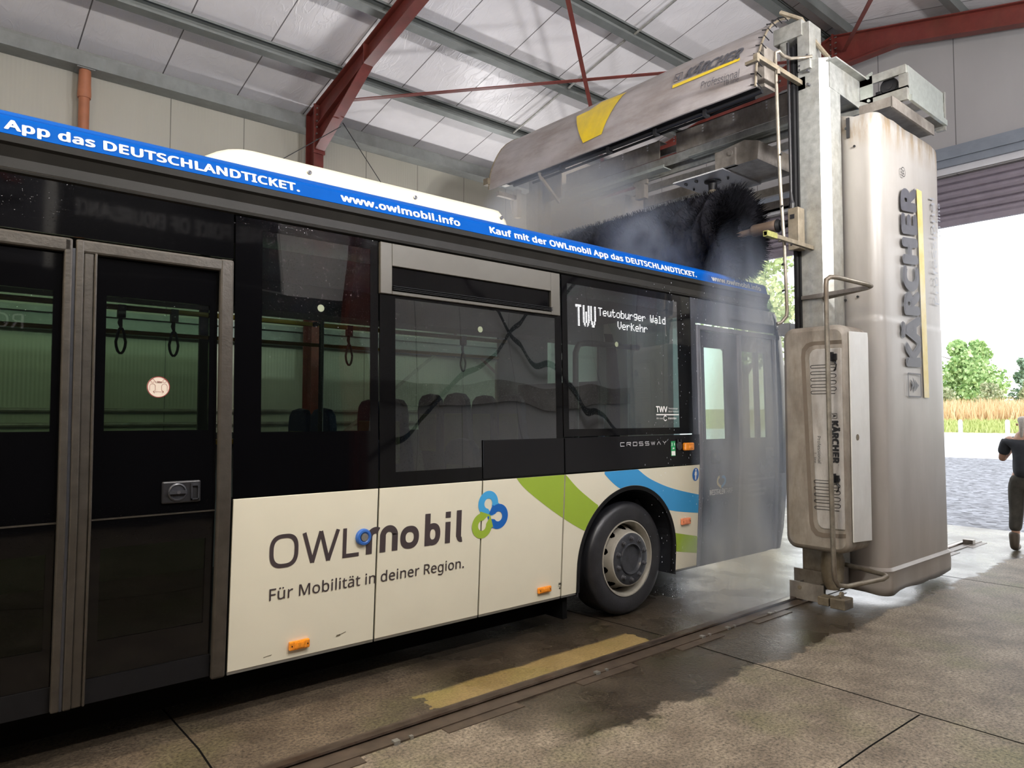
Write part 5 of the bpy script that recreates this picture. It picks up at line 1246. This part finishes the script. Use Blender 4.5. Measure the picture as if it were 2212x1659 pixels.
def onc(z0, z1, xa, xb, xs_=0.0):     # reads upwards; letter tops towards -x
    return lambda u, v: (xb + (xa - xb) * v + xs_ * (1 - u), CY_ - .004, z0 + u * (z1 - z0) + (1 - v) * (xb - xa) * (.03 + .10 * u))
l = MB(); text(l, 'KÄRCHER', onc(2.213, 4.023, 7.49, 7.83, .035), .060); l.build('brand_lettering', M['kgrey'], cv, fix=False)
l = MB(); text(l, 'Professional', onc(2.915, 4.053, 8.25, 8.37, .06), .0); text(l, 'TB line', onc(3.65, 4.03, 8.46, 8.53), 0.0); l.build('type_lettering', M['kfade'], cv, fix=False)
b = MB(); b.grid([[(7.885 + .065 * (1 - i / 20), CY_ - .003, 1.915 + 2.16 * i / 20) for i in range(21)], [(8.025 + .055 * (1 - i / 20), CY_ - .003, 1.915 + 2.16 * i / 20) for i in range(21)]]); b.build('yellow_line', M['yellowf'], cv, fix=False)
b = MB(); yv = CY_ - .004
def ql(p, q, w_=.012): b.bar((p[0], yv, p[1]), (q[0], yv, q[1]), w_, .002, up=(0, 1, 0))
for p, q in (((7.545, 1.92), (7.86, 1.92)), ((7.86, 1.92), (7.86, 2.15)), ((7.86, 2.15), (7.54, 2.15)), ((7.54, 2.15), (7.545, 1.92))): ql(p, q)
for k in range(3):
    x_ = 7.60 + k * .055; b.prism([(x_, yv, 2.09 + .02 * (k == 1)), (x_ + .10, yv, 2.035), (x_, yv, 1.975 - .02 * (k == 1)), (x_ + .045, yv, 2.035)], (0, .002, 0))
b.build('brand_emblem', M['kgrey'], cv)
l = MB(); text(l, 'R', onc(4.15, 4.195, 7.525, 7.575)); yv2 = CY_ - .004
for k in range(28):
    a0, a1 = 2 * math.pi * k / 28, 2 * math.pi * (k + 1) / 28
    l.add([(7.55 + r__ * math.cos(a), yv2, 4.173 + r__ * .95 * math.sin(a)) for a, r__ in ((a0, .045), (a1, .045), (a1, .053), (a0, .053))], [(0, 1, 2, 3)])
l.build('registered_mark', M['kblack'], cv, fix=False)
b = MB()
for x, z in ((7.0, 4.38), (7.0, 4.42)): pass
for y, z in ((-.92, 4.56), (-.85, 4.33), (-1.0, 4.36), (-.88, 2.86), (-1.0, 2.88)): b.tube([(6.985, y, z), (6.972, y, z)], .011, 10)
b.box(6.975, 6.99, -.955, -.925, 4.46, 4.66); each(b, 'cover_rivet', M['black'], cv)
# far side column, cover and cabinet
b = MB(); b.box(6.62, 6.86, 3.17, 3.36, .3, 5.1); b.box(6.66, 6.9, 3.36, 3.46, .3, 4.9); b.build('column', M['galv'], GA)
b = MB(); b.box(6.70, 6.72, 2.80, 3.2, 4.70, 5.08); b.prism([(6.70, 3.17, 4.6), (6.70, 3.17, 4.9), (6.70, 2.85, 4.9)], (.02, 0, 0)); b.build('knee_gusset', M['galvd'], GA)
cover(7.0, 8.72, 3.36, 3.76, 'splash_cover', GA)
b = MB(); b.box(6.28, 6.72, 3.16, 3.75, .5, 2.52); b.build('cabinet', M['cabinet'], GA, bevel=.07)
b = MB(); b.box(6.52, 6.60, 3.50, 3.58, 4.55, 4.95); b.tube([(6.5, 3.55, 4.9), (6.46, 3.57, 4.75), (6.48, 3.55, 4.6)], .008, 6); b.build('junction_box', M['lintell'], GA)
# foot of the near column
b = MB(); b.box(6.44, 6.455, -.865, -.54, .012, .172); b.box(6.60, 6.615, -.80, -.50, .03, .262); b.box(6.455, 6.62, -.80, -.78, .02, .16); b.box(6.455, 6.8, -.60, -.585, .05, .16); bg = b.build('bogie_plate', M['galvd'], GA)
b = MB(); b.box(6.33, 6.46, -.965, -.862, .022, .098); b.box(6.33, 6.50, -1.11, -.975, .012, .105); each(b, 'bogie_block', M['dirty'], bg, bevel=.008)
b = MB(); b.tube([(6.46, -.64, .12), (6.434, -.64, .12)], .018, 12); b.tube([(6.40, -1.06, .13), (6.40, -1.04, .13)], .03, 14); each(b, 'bogie_bolt', M['dirty'], bg)
b = MB(); b.box(6.66, 7.0, -.86, -.56, .10, .62); b.build('column_foot', M['galvd'], GA)
b = MB(); rows = []
for j in range(9):
    z = .14 + .42 * j / 8; rr = .055 + .045 * math.sin(math.pi * (j / 8)) ** .6
    rows.append([(6.52 + (rr + .018 * mn.noise(Vector((k, j, 3)))) * math.cos(k * math.pi / 8), -.92 + (rr + .02 * mn.noise(Vector((k * 1.1, j, 9)))) * math.sin(k * math.pi / 8), z) for k in range(17)])
b.grid(rows); b.build('taped_cable_bundle', M['dirty'], GA, smooth=True)

# pump cabinet in front of the column
CX0, CX1, CYa, CYb, CZ0, CZ1 = 6.25, 6.70, -.60, -1.185, .51, 2.545
b = MB()
def rr_poly(y0, y1, z0, z1, r_, n=6):
    P = []
    for cy_, cz_, a0 in ((y1 - r_, z1 - r_, 0), (y0 + r_, z1 - r_, 90), (y0 + r_, z0 + r_, 180), (y1 - r_, z0 + r_, 270)):
        for k in range(n + 1): a = R(a0 + 90 * k / n); P.append((cy_ + r_ * math.cos(a), cz_ + r_ * math.sin(a)))
    return P
yA, yB = CYb, CYa
rings = []
for x, ins, r_ in ((CX0, .05, .07), (CX0 + .012, .025, .085), (CX0 + .04, .006, .10), (CX0 + .09, 0, .10), (CX1, 0, .10)):
    P = rr_poly(yA + ins * .35, yB - ins, CZ0 + ins, CZ1 - ins, r_)
    rings.append([(x, y, z) for y, z in P])
rings2 = [r_ + [r_[0]] for r_ in rings]; b.grid(rings2); b.add(rings[0], [tuple(range(len(rings[0])))]); b.add(rings[-1], [tuple(range(len(rings[0])))])
cb = b.build('cabinet', M['cabinet'], GA, smooth=True)
b = MB(); b.prism([(6.335, CYb - .004, .62), (6.70, CYb - .004, .60), (6.71, CYb - .004, 2.44), (6.70, CYb - .004, 2.49), (6.335, CYb - .004, 2.475)], (0, -.012, 0)); b.build('side_panel', M['cabside'], cb, bevel=.004)
b = MB(); b.lathe((6.445, CYb - .016, 1.536), (0, -1, 0), [(.0001, .0005), (.024, .0005), (.028, .003), (.028, 0)], 24); b.build('lock_hole', M['dirty'], cb)
# recessed U groove: raised inner field with a darker channel around it
M['cabfield'] = mat('cabinet_inner_field', (.47, .45, .42), .45, var=.12, scale=5, dirt=(.24, .20, .16), damt=.8, dscale=6, dstretch=(1, 1, .3), bstr=.05)
M['groove'] = mat('cabinet_channel', (.15, .12, .09), .55, var=.2, scale=4, dirt=(.14, .10, .07), damt=.7)
b = MB(); xx = CX0 - .003
outer = [(-1.17, 2.395), (-.90, 2.400), (-.845, 2.385), (-.805, 2.34), (-.795, 2.27), (-.845, .76), (-.86, .70), (-.90, .655), (-.96, .645), (-1.17, .665)]
inner = [(-1.17, 2.325), (-.935, 2.33), (-.90, 2.32), (-.875, 2.29), (-.868, 2.25), (-.915, .80), (-.925, .755), (-.95, .73), (-.98, .725), (-1.17, .735)]
for i in range(len(outer) - 1):
    b.add([(xx, *outer[i]), (xx, *outer[i + 1]), (xx + .006, *inner[i + 1]), (xx + .006, *inner[i])], [(0, 1, 2, 3)])
b.build('channel', M['groove'], cb, smooth=True, fix=False)
b = MB(); b.prism([(CX0 - .010, y - .004, z) for y, z in inner[1:-1]] + [(CX0 - .010, -1.165, .735), (CX0 - .010, -1.165, 2.325)], (.02, 0, 0)); b.build('front_field', M['cabfield'], cb, bevel=.006)
b = MB()
for z0 in (1.925, .895):
    for k in range(5):
        z = z0 + k * .058; y0_, y1_ = -.90 - .012 * (z0 < 1) - (0), -1.105 - .015 * (z0 < 1)
        pts = [(CX0 - .0115, y1_, z), (CX0 - .0115, y0_, z)] + [(CX0 - .0115, y0_ + .013 * math.sin(R(a)), z + .013 - .013 * math.cos(R(a))) for a in (45, 90, 135)] + [(CX0 - .0115, y0_, z + .026), (CX0 - .0115, y1_, z + .026), (CX0 - .0115, y1_ - .012, z + .036), (CX0 - .0115, y1_ - .012, z + .05), (CX0 - .0115, y1_, z + .058)]
        b.tube(pts, .0028, 5)
each(b, 'vent_slot', M['kblack'], cb)
def onb(z0, z1, yl, yr2):      # reads downwards, letter tops towards -y
    return lambda u, v: (CX0 - .0125, yl + (yr2 - yl) * v, z0 + u * (z1 - z0))
l = MB(); text(l, 'KÄRCHER', onb(1.685, 1.308, -1.072, -1.126), .065); text(l, 'R', onb(1.30, 1.292, -1.118, -1.128)); l.build('brand_lettering', M['kblack'], cb, fix=False)
l = MB(); text(l, 'Professional', onb(1.545, 1.305, -.938, -.968)); text(l, 'T   line', onb(1.40, 1.305, -.905, -.925)); l.build('type_lettering', M['kblack'], cb, fix=False)
b = MB()
for p, q in (((-1.068, 1.705), (-1.068, 1.748)), ((-1.068, 1.748), (-1.118, 1.748)), ((-1.118, 1.748), (-1.118, 1.705)), ((-1.118, 1.705), (-1.068, 1.705))): b.bar((CX0 - .012, *p), (CX0 - .012, *q), .003, .002, up=(1, 0, 0))
for k in range(3):
    y = -1.078 - k * .010; b.bar((CX0 - .012, y, 1.742 - k * .003), (CX0 - .012, y - .012, 1.727), .004, .002, up=(1, 0, 0)); b.bar((CX0 - .012, y, 1.712 + k * .003), (CX0 - .012, y - .012, 1.727), .004, .002, up=(1, 0, 0))
b.build('brand_emblem', M['kblack'], cb)
b = MB()
for z in (2.22, 1.15):
    b.box(CX0 - .03, CX0 - .01, -1.13, -1.06, z, z + .055); b.box(CX0 - .05, CX0 - .01, -1.10, -1.08, z - .01, z + .07); b.tube([(CX0 - .02, -1.10, z), (CX0 - .03, -1.13, z - .04), (CX0 - .02, -1.12, z - .07), (CX0 - .012, -1.10, z - .09)], .005, 6)
b.build('clamp_latch', M['black'], cb)
# bent guard tube
GX = 6.12
b = MB()
path = [(6.70, -.80, 2.86), (6.50, -1.30, 2.87), (6.46, -1.34, 2.872), (6.42, -1.335, 2.88), (6.20, -1.16, 2.945), (6.15, -1.125, 2.945), (6.12, -1.105, 2.92), (GX, -1.10, 2.86), (GX, -1.105, 1.6), (GX, -1.12, .40), (GX + .005, -1.125, .32), (GX + .03, -1.14, .27), (GX + .09, -1.19, .262), (6.42, -1.40, .33), (6.47, -1.41, .345), (6.50, -1.38, .35), (6.62, -1.02, .36), (6.66, -.90, .36)]
b.tube(path, .021, 14); b.build('guard_tube', M['tube'], GA, smooth=True)
b = MB(); b.bar((6.685, -.58, 2.885), (6.44, -1.33, 2.862), .012, .035); b.box(6.685, 6.699, -.88, -.57, 2.865, 2.905); b.build('guard_bracket', M['galvd'], GA)

# rails
t = thing('guide_rail', (3.0, -.65, 0), 'dark steel guide rail in the floor beside the bus, under the gantry foot', 'rail')
b = MB(); b.prism([(-3, -.555, .022), (-3, -.60, .022), (-3, -.605, .012), (-3, -.592, .008), (-3, -.59, -.02), (-3, -.565, -.02), (-3, -.563, .008), (-3, -.55, .012)], (14.3, 0, 0)); b.build('rail_head', M['rail'], t)
b = MB(); b.box(-3, 11.3, -.555, -.50, -.02, .006); b.box(-3, 11.3, -.70, -.60, -.02, .002); b.box(-3, 11.3, -.725, -.70, -.02, .010); b.build('rail_channel', M['railbase'], t)
b = MB()
for i in range(11): b.box(.2 + i * 1.05, .75 + i * 1.05, -.80, -.725, -.02, .004 + .001 * (i % 2))
each(b, 'edge_plate', M['railbase'], t)
b = MB()
for x in (2.0, 3.55, 4.75, 5.1, 5.75): b.box(x, x + .035, -.735, -.70, 0, .020); b.box(x + .1, x + .12, -.73, -.71, 0, .018)
each(b, 'rail_clip', M['steelm'], t)
b = MB(); b.box(10.95, 11.05, -.72, -.6, 0, .06); tag(b.build('end_stop', M['galvd']), 'small steel end stop on the rail near the gate threshold', 'rail stop')
for x, y, s_ in ((11.3, -.15, .02),):
    pass

# debris
for k, (x, y, lab) in enumerate(((5.05, -2.35, 'small dark leaf scrap on the dry concrete beside the floor joint'),)):
    pass

# ================================================================== PERSON (far right, cut by the frame)
PP = thing('person', (10.85, -1.36, 0), 'person seen from behind in dark t-shirt and olive trousers at the right edge', 'person')
def skin_fig(name, joints, edges, radii, m, par, sub=2):
    me = bpy.data.meshes.new(name); org = world_loc(par)
    me.from_pydata([Vector(j) - org for j in joints], edges, []); me.materials.append(m)
    o = bpy.data.objects.new(name, me); COL.objects.link(o); o.parent = par
    sk_ = o.modifiers.new('skin', 'SKIN')
    for i, r_ in enumerate(radii):
        v = me.skin_vertices[0].data[i]; v.radius = r_ if isinstance(r_, tuple) else (r_, r_)
    me.skin_vertices[0].data[0].use_root = True
    s_ = o.modifiers.new('sub', 'SUBSURF'); s_.levels = sub; s_.render_levels = sub
    sk_.use_smooth_shade = True
    return o
px, py = 10.85, -1.36     # facing +x, away from the viewer; +y is the person's left
def P3(f_, l_, z): return (px + f_, py + l_, z)
# body: pelvis, spine, neck, head, arms bent with hands at the face, legs
J = [P3(0, 0, .95), P3(0, 0, 1.12), P3(.01, 0, 1.30), P3(0, 0, 1.43), P3(.02, 0, 1.52), P3(.05, 0, 1.62), P3(.06, 0, 1.70),
     P3(0, .19, 1.42), P3(.05, .27, 1.15), P3(.24, .15, 1.38), P3(.28, .09, 1.50),
     P3(0, -.19, 1.42), P3(.05, -.27, 1.15), P3(.24, -.15, 1.38), P3(.28, -.09, 1.50),
     P3(0, .10, .88), P3(.01, .11, .50), P3(-.02, .13, .10), P3(.10, .14, .05),
     P3(0, -.10, .88), P3(.03, -.12, .50), P3(.0, -.15, .10), P3(.12, -.16, .05)]
E_ = [(0, 1), (1, 2), (2, 3), (3, 4), (4, 5), (5, 6), (3, 7), (7, 8), (8, 9), (9, 10), (3, 11), (11, 12), (12, 13), (13, 14), (0, 15), (15, 16), (16, 17), (17, 18), (0, 19), (19, 20), (20, 21), (21, 22)]
Rr = [(.11, .09), (.10, .085), (.15, .11), (.12, .09), .052, (.082, .09), (.07, .08), .06, .045, .036, .038, .06, .045, .036, .038, .085, .06, .045, .04, .085, .06, .045, .04]
skin_fig('body', J, E_, Rr, M['skin'], PP)
for sgn in (1, -1):      # fingers and thumbs closed towards the face
    for k in range(4):
        a = P3(.285, sgn * (.085 - k * .018), 1.52 + .004 * k); c = P3(.31, sgn * (.06 - k * .016), 1.565 + .01 * (k in (1, 2))); d = P3(.29, sgn * (.035 - k * .012), 1.60)
        skin_fig('finger', [a, c, d], [(0, 1), (1, 2)], [.010, .009, .008], M['skin'], PP, 1)
    skin_fig('thumb', [P3(.27, sgn * .07, 1.50), P3(.25, sgn * .045, 1.54), P3(.235, sgn * .04, 1.565)], [(0, 1), (1, 2)], [.012, .010, .009], M['skin'], PP, 1)
JS = [P3(0, 0, .89), P3(0, 0, 1.14), P3(.01, 0, 1.30), P3(0, 0, 1.42), P3(0, .19, 1.41), P3(.035, .25, 1.22), P3(0, -.19, 1.41), P3(.035, -.25, 1.22)]
skin_fig('t_shirt', JS, [(0, 1), (1, 2), (2, 3), (3, 4), (4, 5), (3, 6), (6, 7)], [(.19, .15), (.175, .14), (.18, .135), (.12, .10), .085, .07, .085, .07], M['shirt'], PP)
JT = [P3(0, 0, .96), P3(0, 0, 1.02), P3(0, .105, .84), P3(.01, .11, .50), P3(-.015, .13, .24), P3(0, -.105, .84), P3(.03, -.12, .50), P3(0, -.15, .24)]
skin_fig('trousers', JT, [(0, 1), (0, 2), (2, 3), (3, 4), (0, 5), (5, 6), (6, 7)], [(.165, .13), (.16, .125), .105, .085, .075, .105, .085, .075], M['trouser'], PP)
for sgn in (1, -1):
    fy = .135 * sgn
    skin_fig('boot', [P3(-.02, fy, .26), P3(-.02, fy, .12), P3(-.03, fy, .055), P3(.08, fy * 1.05, .05), P3(.18, fy * 1.1, .042)], [(0, 1), (1, 2), (2, 3), (3, 4)], [.068, .06, .052, .05, .04], M['boot'], PP)
    skin_fig('ear', [P3(.05, sgn * .082, 1.60), P3(.045, sgn * .09, 1.635)], [(0, 1)], [.012, .014], M['skin'], PP, 1)
skin_fig('hair', [P3(.03, 0, 1.60), P3(.04, 0, 1.66), P3(.06, 0, 1.72), P3(-.055, 0, 1.66), P3(-.085, 0, 1.60), P3(-.075, .01, 1.50), P3(-.06, .01, 1.42)], [(0, 1), (1, 2), (1, 3), (3, 4), (4, 5), (5, 6)], [(.075, .085), (.088, .095), (.078, .082), .045, .028, .022, .012], M['hair'], PP)

# ================================================================== HALL TUBE LIGHTS AND ADDED FILL LIGHTS
WARM, NEUT, COOL = (1, .86, .66), (1, .96, .90), (.98, .97, 1)
for x, pw, c_, lab in ((-5.5, 130, WARM, 'at the rear of the hall'), (-1.8, 150, WARM, 'nearest behind the viewer'), (1.9, 120, NEUT, 'beside the bus door, added as fill')):  # tubes out of view; the neutral one is fill, added to brighten
    y, z = (-.4 if x < 0 else -3.4), 5.3
    t = thing('tube_light', (x, y, z), 'tube light hanging from the roof ' + lab, 'ceiling light', 'hanging tube lights')
    b = MB(); b.box(x - .75, x + .75, y - .03, y + .03, z - .03, z + .03)
    for sx in (-.6, .6): b.tube([(x + sx, y, z + .03), (x + sx, y, roofz(y) - .005)], .006, 6)
    b.build('housing', M['lintell'], t)
    b = MB(); b.tube([(x - .7, y - .05, z), (x + .7, y - .05, z)], .018, 10); b.build('tube', M['fixture'], t)
    area_light('tube_lamp', (x, y, z - .05), 1.4, (0, 0, 0), pw, c_, size_y=.15)
    area_light('tube_lamp', (x, y, z + .06), 1.4, (R(180), 0, 0), pw * .7, c_, size_y=.15)
for x, pw, c_, lab in ((-3.0, 90, WARM, 'behind the viewer at the rear'), (.6, 90, NEUT, 'above the viewer'), (4.2, 290, COOL, 'opposite the front wheel of the bus'), (7.4, 150, COOL, 'opposite the wash gantry')):  # unseen fill lights, added to brighten the roof underside
    y, z = -4.5, 4.75
    t = thing('fill_light', (x, YWR + .01, z), 'added fill light on the right wall, ' + lab, 'fill light', 'added fill lights')
    b = MB(); b.box(x - .45, x + .45, y - .14, y - .04, z - .10, z + .02); b.box(x - .03, x + .03, YWR + .002, y - .14, z - .06, z - .02); b.build('housing', M['lintell'], t)
    b = MB(); b.box(x - .42, x + .42, y - .13, y - .05, z + .021, z + .026); b.build('fill_glass', M['fixture'], t)
    a_ = area_light('fill_lamp', (x, y - .02, z + .07), .85, (0, 0, 0), pw, c_, size_y=.2)
    a_.rotation_euler = Vector((0, 6.2, 3.6)).to_track_quat('-Z', 'Y').to_euler()
    if 4 < x < 5:      # second fill lamp, added to brighten the trusses and spray
        b = MB(); b.box(x + .46, x + .60, y - .12, y - .02, z - .08, z + .06); b.build('fill_head', M['lintell'], t)
        a_ = area_light('fill_lamp', (x + .62, y + .02, z), .25, (0, 0, 0), 24, NEUT, size_y=.15)
        a_.rotation_euler = Vector((2.6, 6.2, -.30)).to_track_quat('-Z', 'Y').to_euler(); a_.data.spread = R(50)
for x, pw, lab in ((5.8, 26, 'low behind the bus roof pod'), (8.8, 34, 'behind the wash gantry')):  # more added fill, hidden behind the bus, brightens the left roof slope
    t = thing('fill_light', (x, YW - .01, 3.9), 'added fill light on the left wall, ' + lab, 'fill light', 'added fill lights')
    b = MB(); b.box(x - .45, x + .45, YW - .26, YW - .15, 3.80, 3.92); b.box(x - .03, x + .03, YW - .15, YW - .004, 3.84, 3.88); b.build('housing', M['lintell'], t)
    b = MB(); b.box(x - .42, x + .42, YW - .25, YW - .16, 3.921, 3.926); b.build('fill_glass', M['fixture'], t)
    a_ = area_light('fill_lamp', (x, YW - .21, 3.97), .85, (0, 0, 0), pw, COOL, size_y=.2)
    a_.rotation_euler = Vector((0, -2.6, 3.0)).to_track_quat('-Z', 'Y').to_euler()
# ================================================================== WATER MIST, SPRAY, DROPS
def mist(name, lo, hi, dens, scale, label, stretch=(1, 1, 1), edge=.25, col=(.66, .77, 1.0), thr=.42):
    b = MB(); c = [(a + b_) / 2 for a, b_ in zip(lo, hi)]; h = [(b_ - a) / 2 for a, b_ in zip(lo, hi)]
    b.box(lo[0], hi[0], lo[1], hi[1], lo[2], hi[2])
    m = bpy.data.materials.new(name); m.use_nodes = True; nt = m.node_tree; nt.nodes.remove(nt.nodes['Principled BSDF'])
    out = nt.nodes['Material Output']; vs = nt.nodes.new('ShaderNodeVolumeScatter'); vs.inputs['Color'].default_value = (*col, 1); vs.inputs['Anisotropy'].default_value = .35
    n = noise_n(nt, scale, 3, .55, stretch=stretch)
    d = ramp(nt, n, [(thr, 0.0), (thr + .22, 1.0)]).outputs['Color']
    # soft ellipsoid falloff towards the faces of the cloud
    g = nt.nodes.new('ShaderNodeTexCoord'); v = nt.nodes.new('ShaderNodeVectorMath'); v.operation = 'SUBTRACT'; nt.links.new(g.outputs['Generated'], v.inputs[0]); v.inputs[1].default_value = (.5, .5, .5)
    l_ = nt.nodes.new('ShaderNodeVectorMath'); l_.operation = 'LENGTH'; nt.links.new(v.outputs[0], l_.inputs[0])
    fall = ramp(nt, l_.outputs['Value'], [(.12, 1.0), (.5, 0.0)]).outputs['Color']
    dd = math_n(nt, 'MULTIPLY', math_n(nt, 'MULTIPLY', d, fall), dens)
    nt.links.new(dd, vs.inputs['Density']); nt.links.new(vs.outputs[0], out.inputs['Volume'])
    o = b.build(name, m); return tag(o, label, 'mist', 'water mist of the wash', 'stuff')
mist('water_mist', (5.15, -.85, -.1), (6.45, -.08, 3.6), 6.0, 2.2, 'narrow spray curtain falling in front of the left post of the front door', (1.3, 1.3, .28), thr=.40)
mist('water_mist', (6.0, -.55, .3), (7.9, .3, 3.5), 1.5, 1.6, 'thin drifting spray over the front door leaves of the bus', (1.3, 1.3, .4), thr=.38)
mist('water_mist', (4.9, -.95, -.35), (6.3, -.08, 1.1), 5.5, 2.6, 'low spray plume over the floor beside the front wheel', (1.3, 1.3, .4), thr=.40)
mist('water_mist', (5.2, .1, 2.9), (7.9, 1.3, 4.1), 3.5, 1.4, 'bright puff of spray over the front roof corner of the bus', thr=.40)
mist('water_mist', (5.6, 1.0, 3.2), (8.0, 4.3, 5.3), 2.8, .8, 'thin haze around the far end of the roof brush and hood', (1, 1, 1), thr=.3)
b = MB()
for _ in range(900):
    x = random.uniform(4.9, 7.4); y = random.uniform(-.35, -.02); z = random.uniform(.05, 2.9) ; r_ = random.uniform(.001, .0024); h_ = r_ * random.uniform(1.5, 7)
    b.add([(x - r_, y, z), (x, y - r_, z), (x + r_, y, z), (x, y + r_, z), (x, y, z + h_), (x, y, z - r_)], [(0, 1, 4), (1, 2, 4), (2, 3, 4), (3, 0, 4), (1, 0, 5), (2, 1, 5), (3, 2, 5), (0, 3, 5)])
m_, nt_, b_ = nodes('water_drops'); b_.inputs['Base Color'].default_value = (.75, .8, .9, 1); b_.inputs['Roughness'].default_value = .15
tag(b.build('water_drops', m_, fix=False), 'scattered falling water drops beside the front of the bus', 'water', kind='stuff')
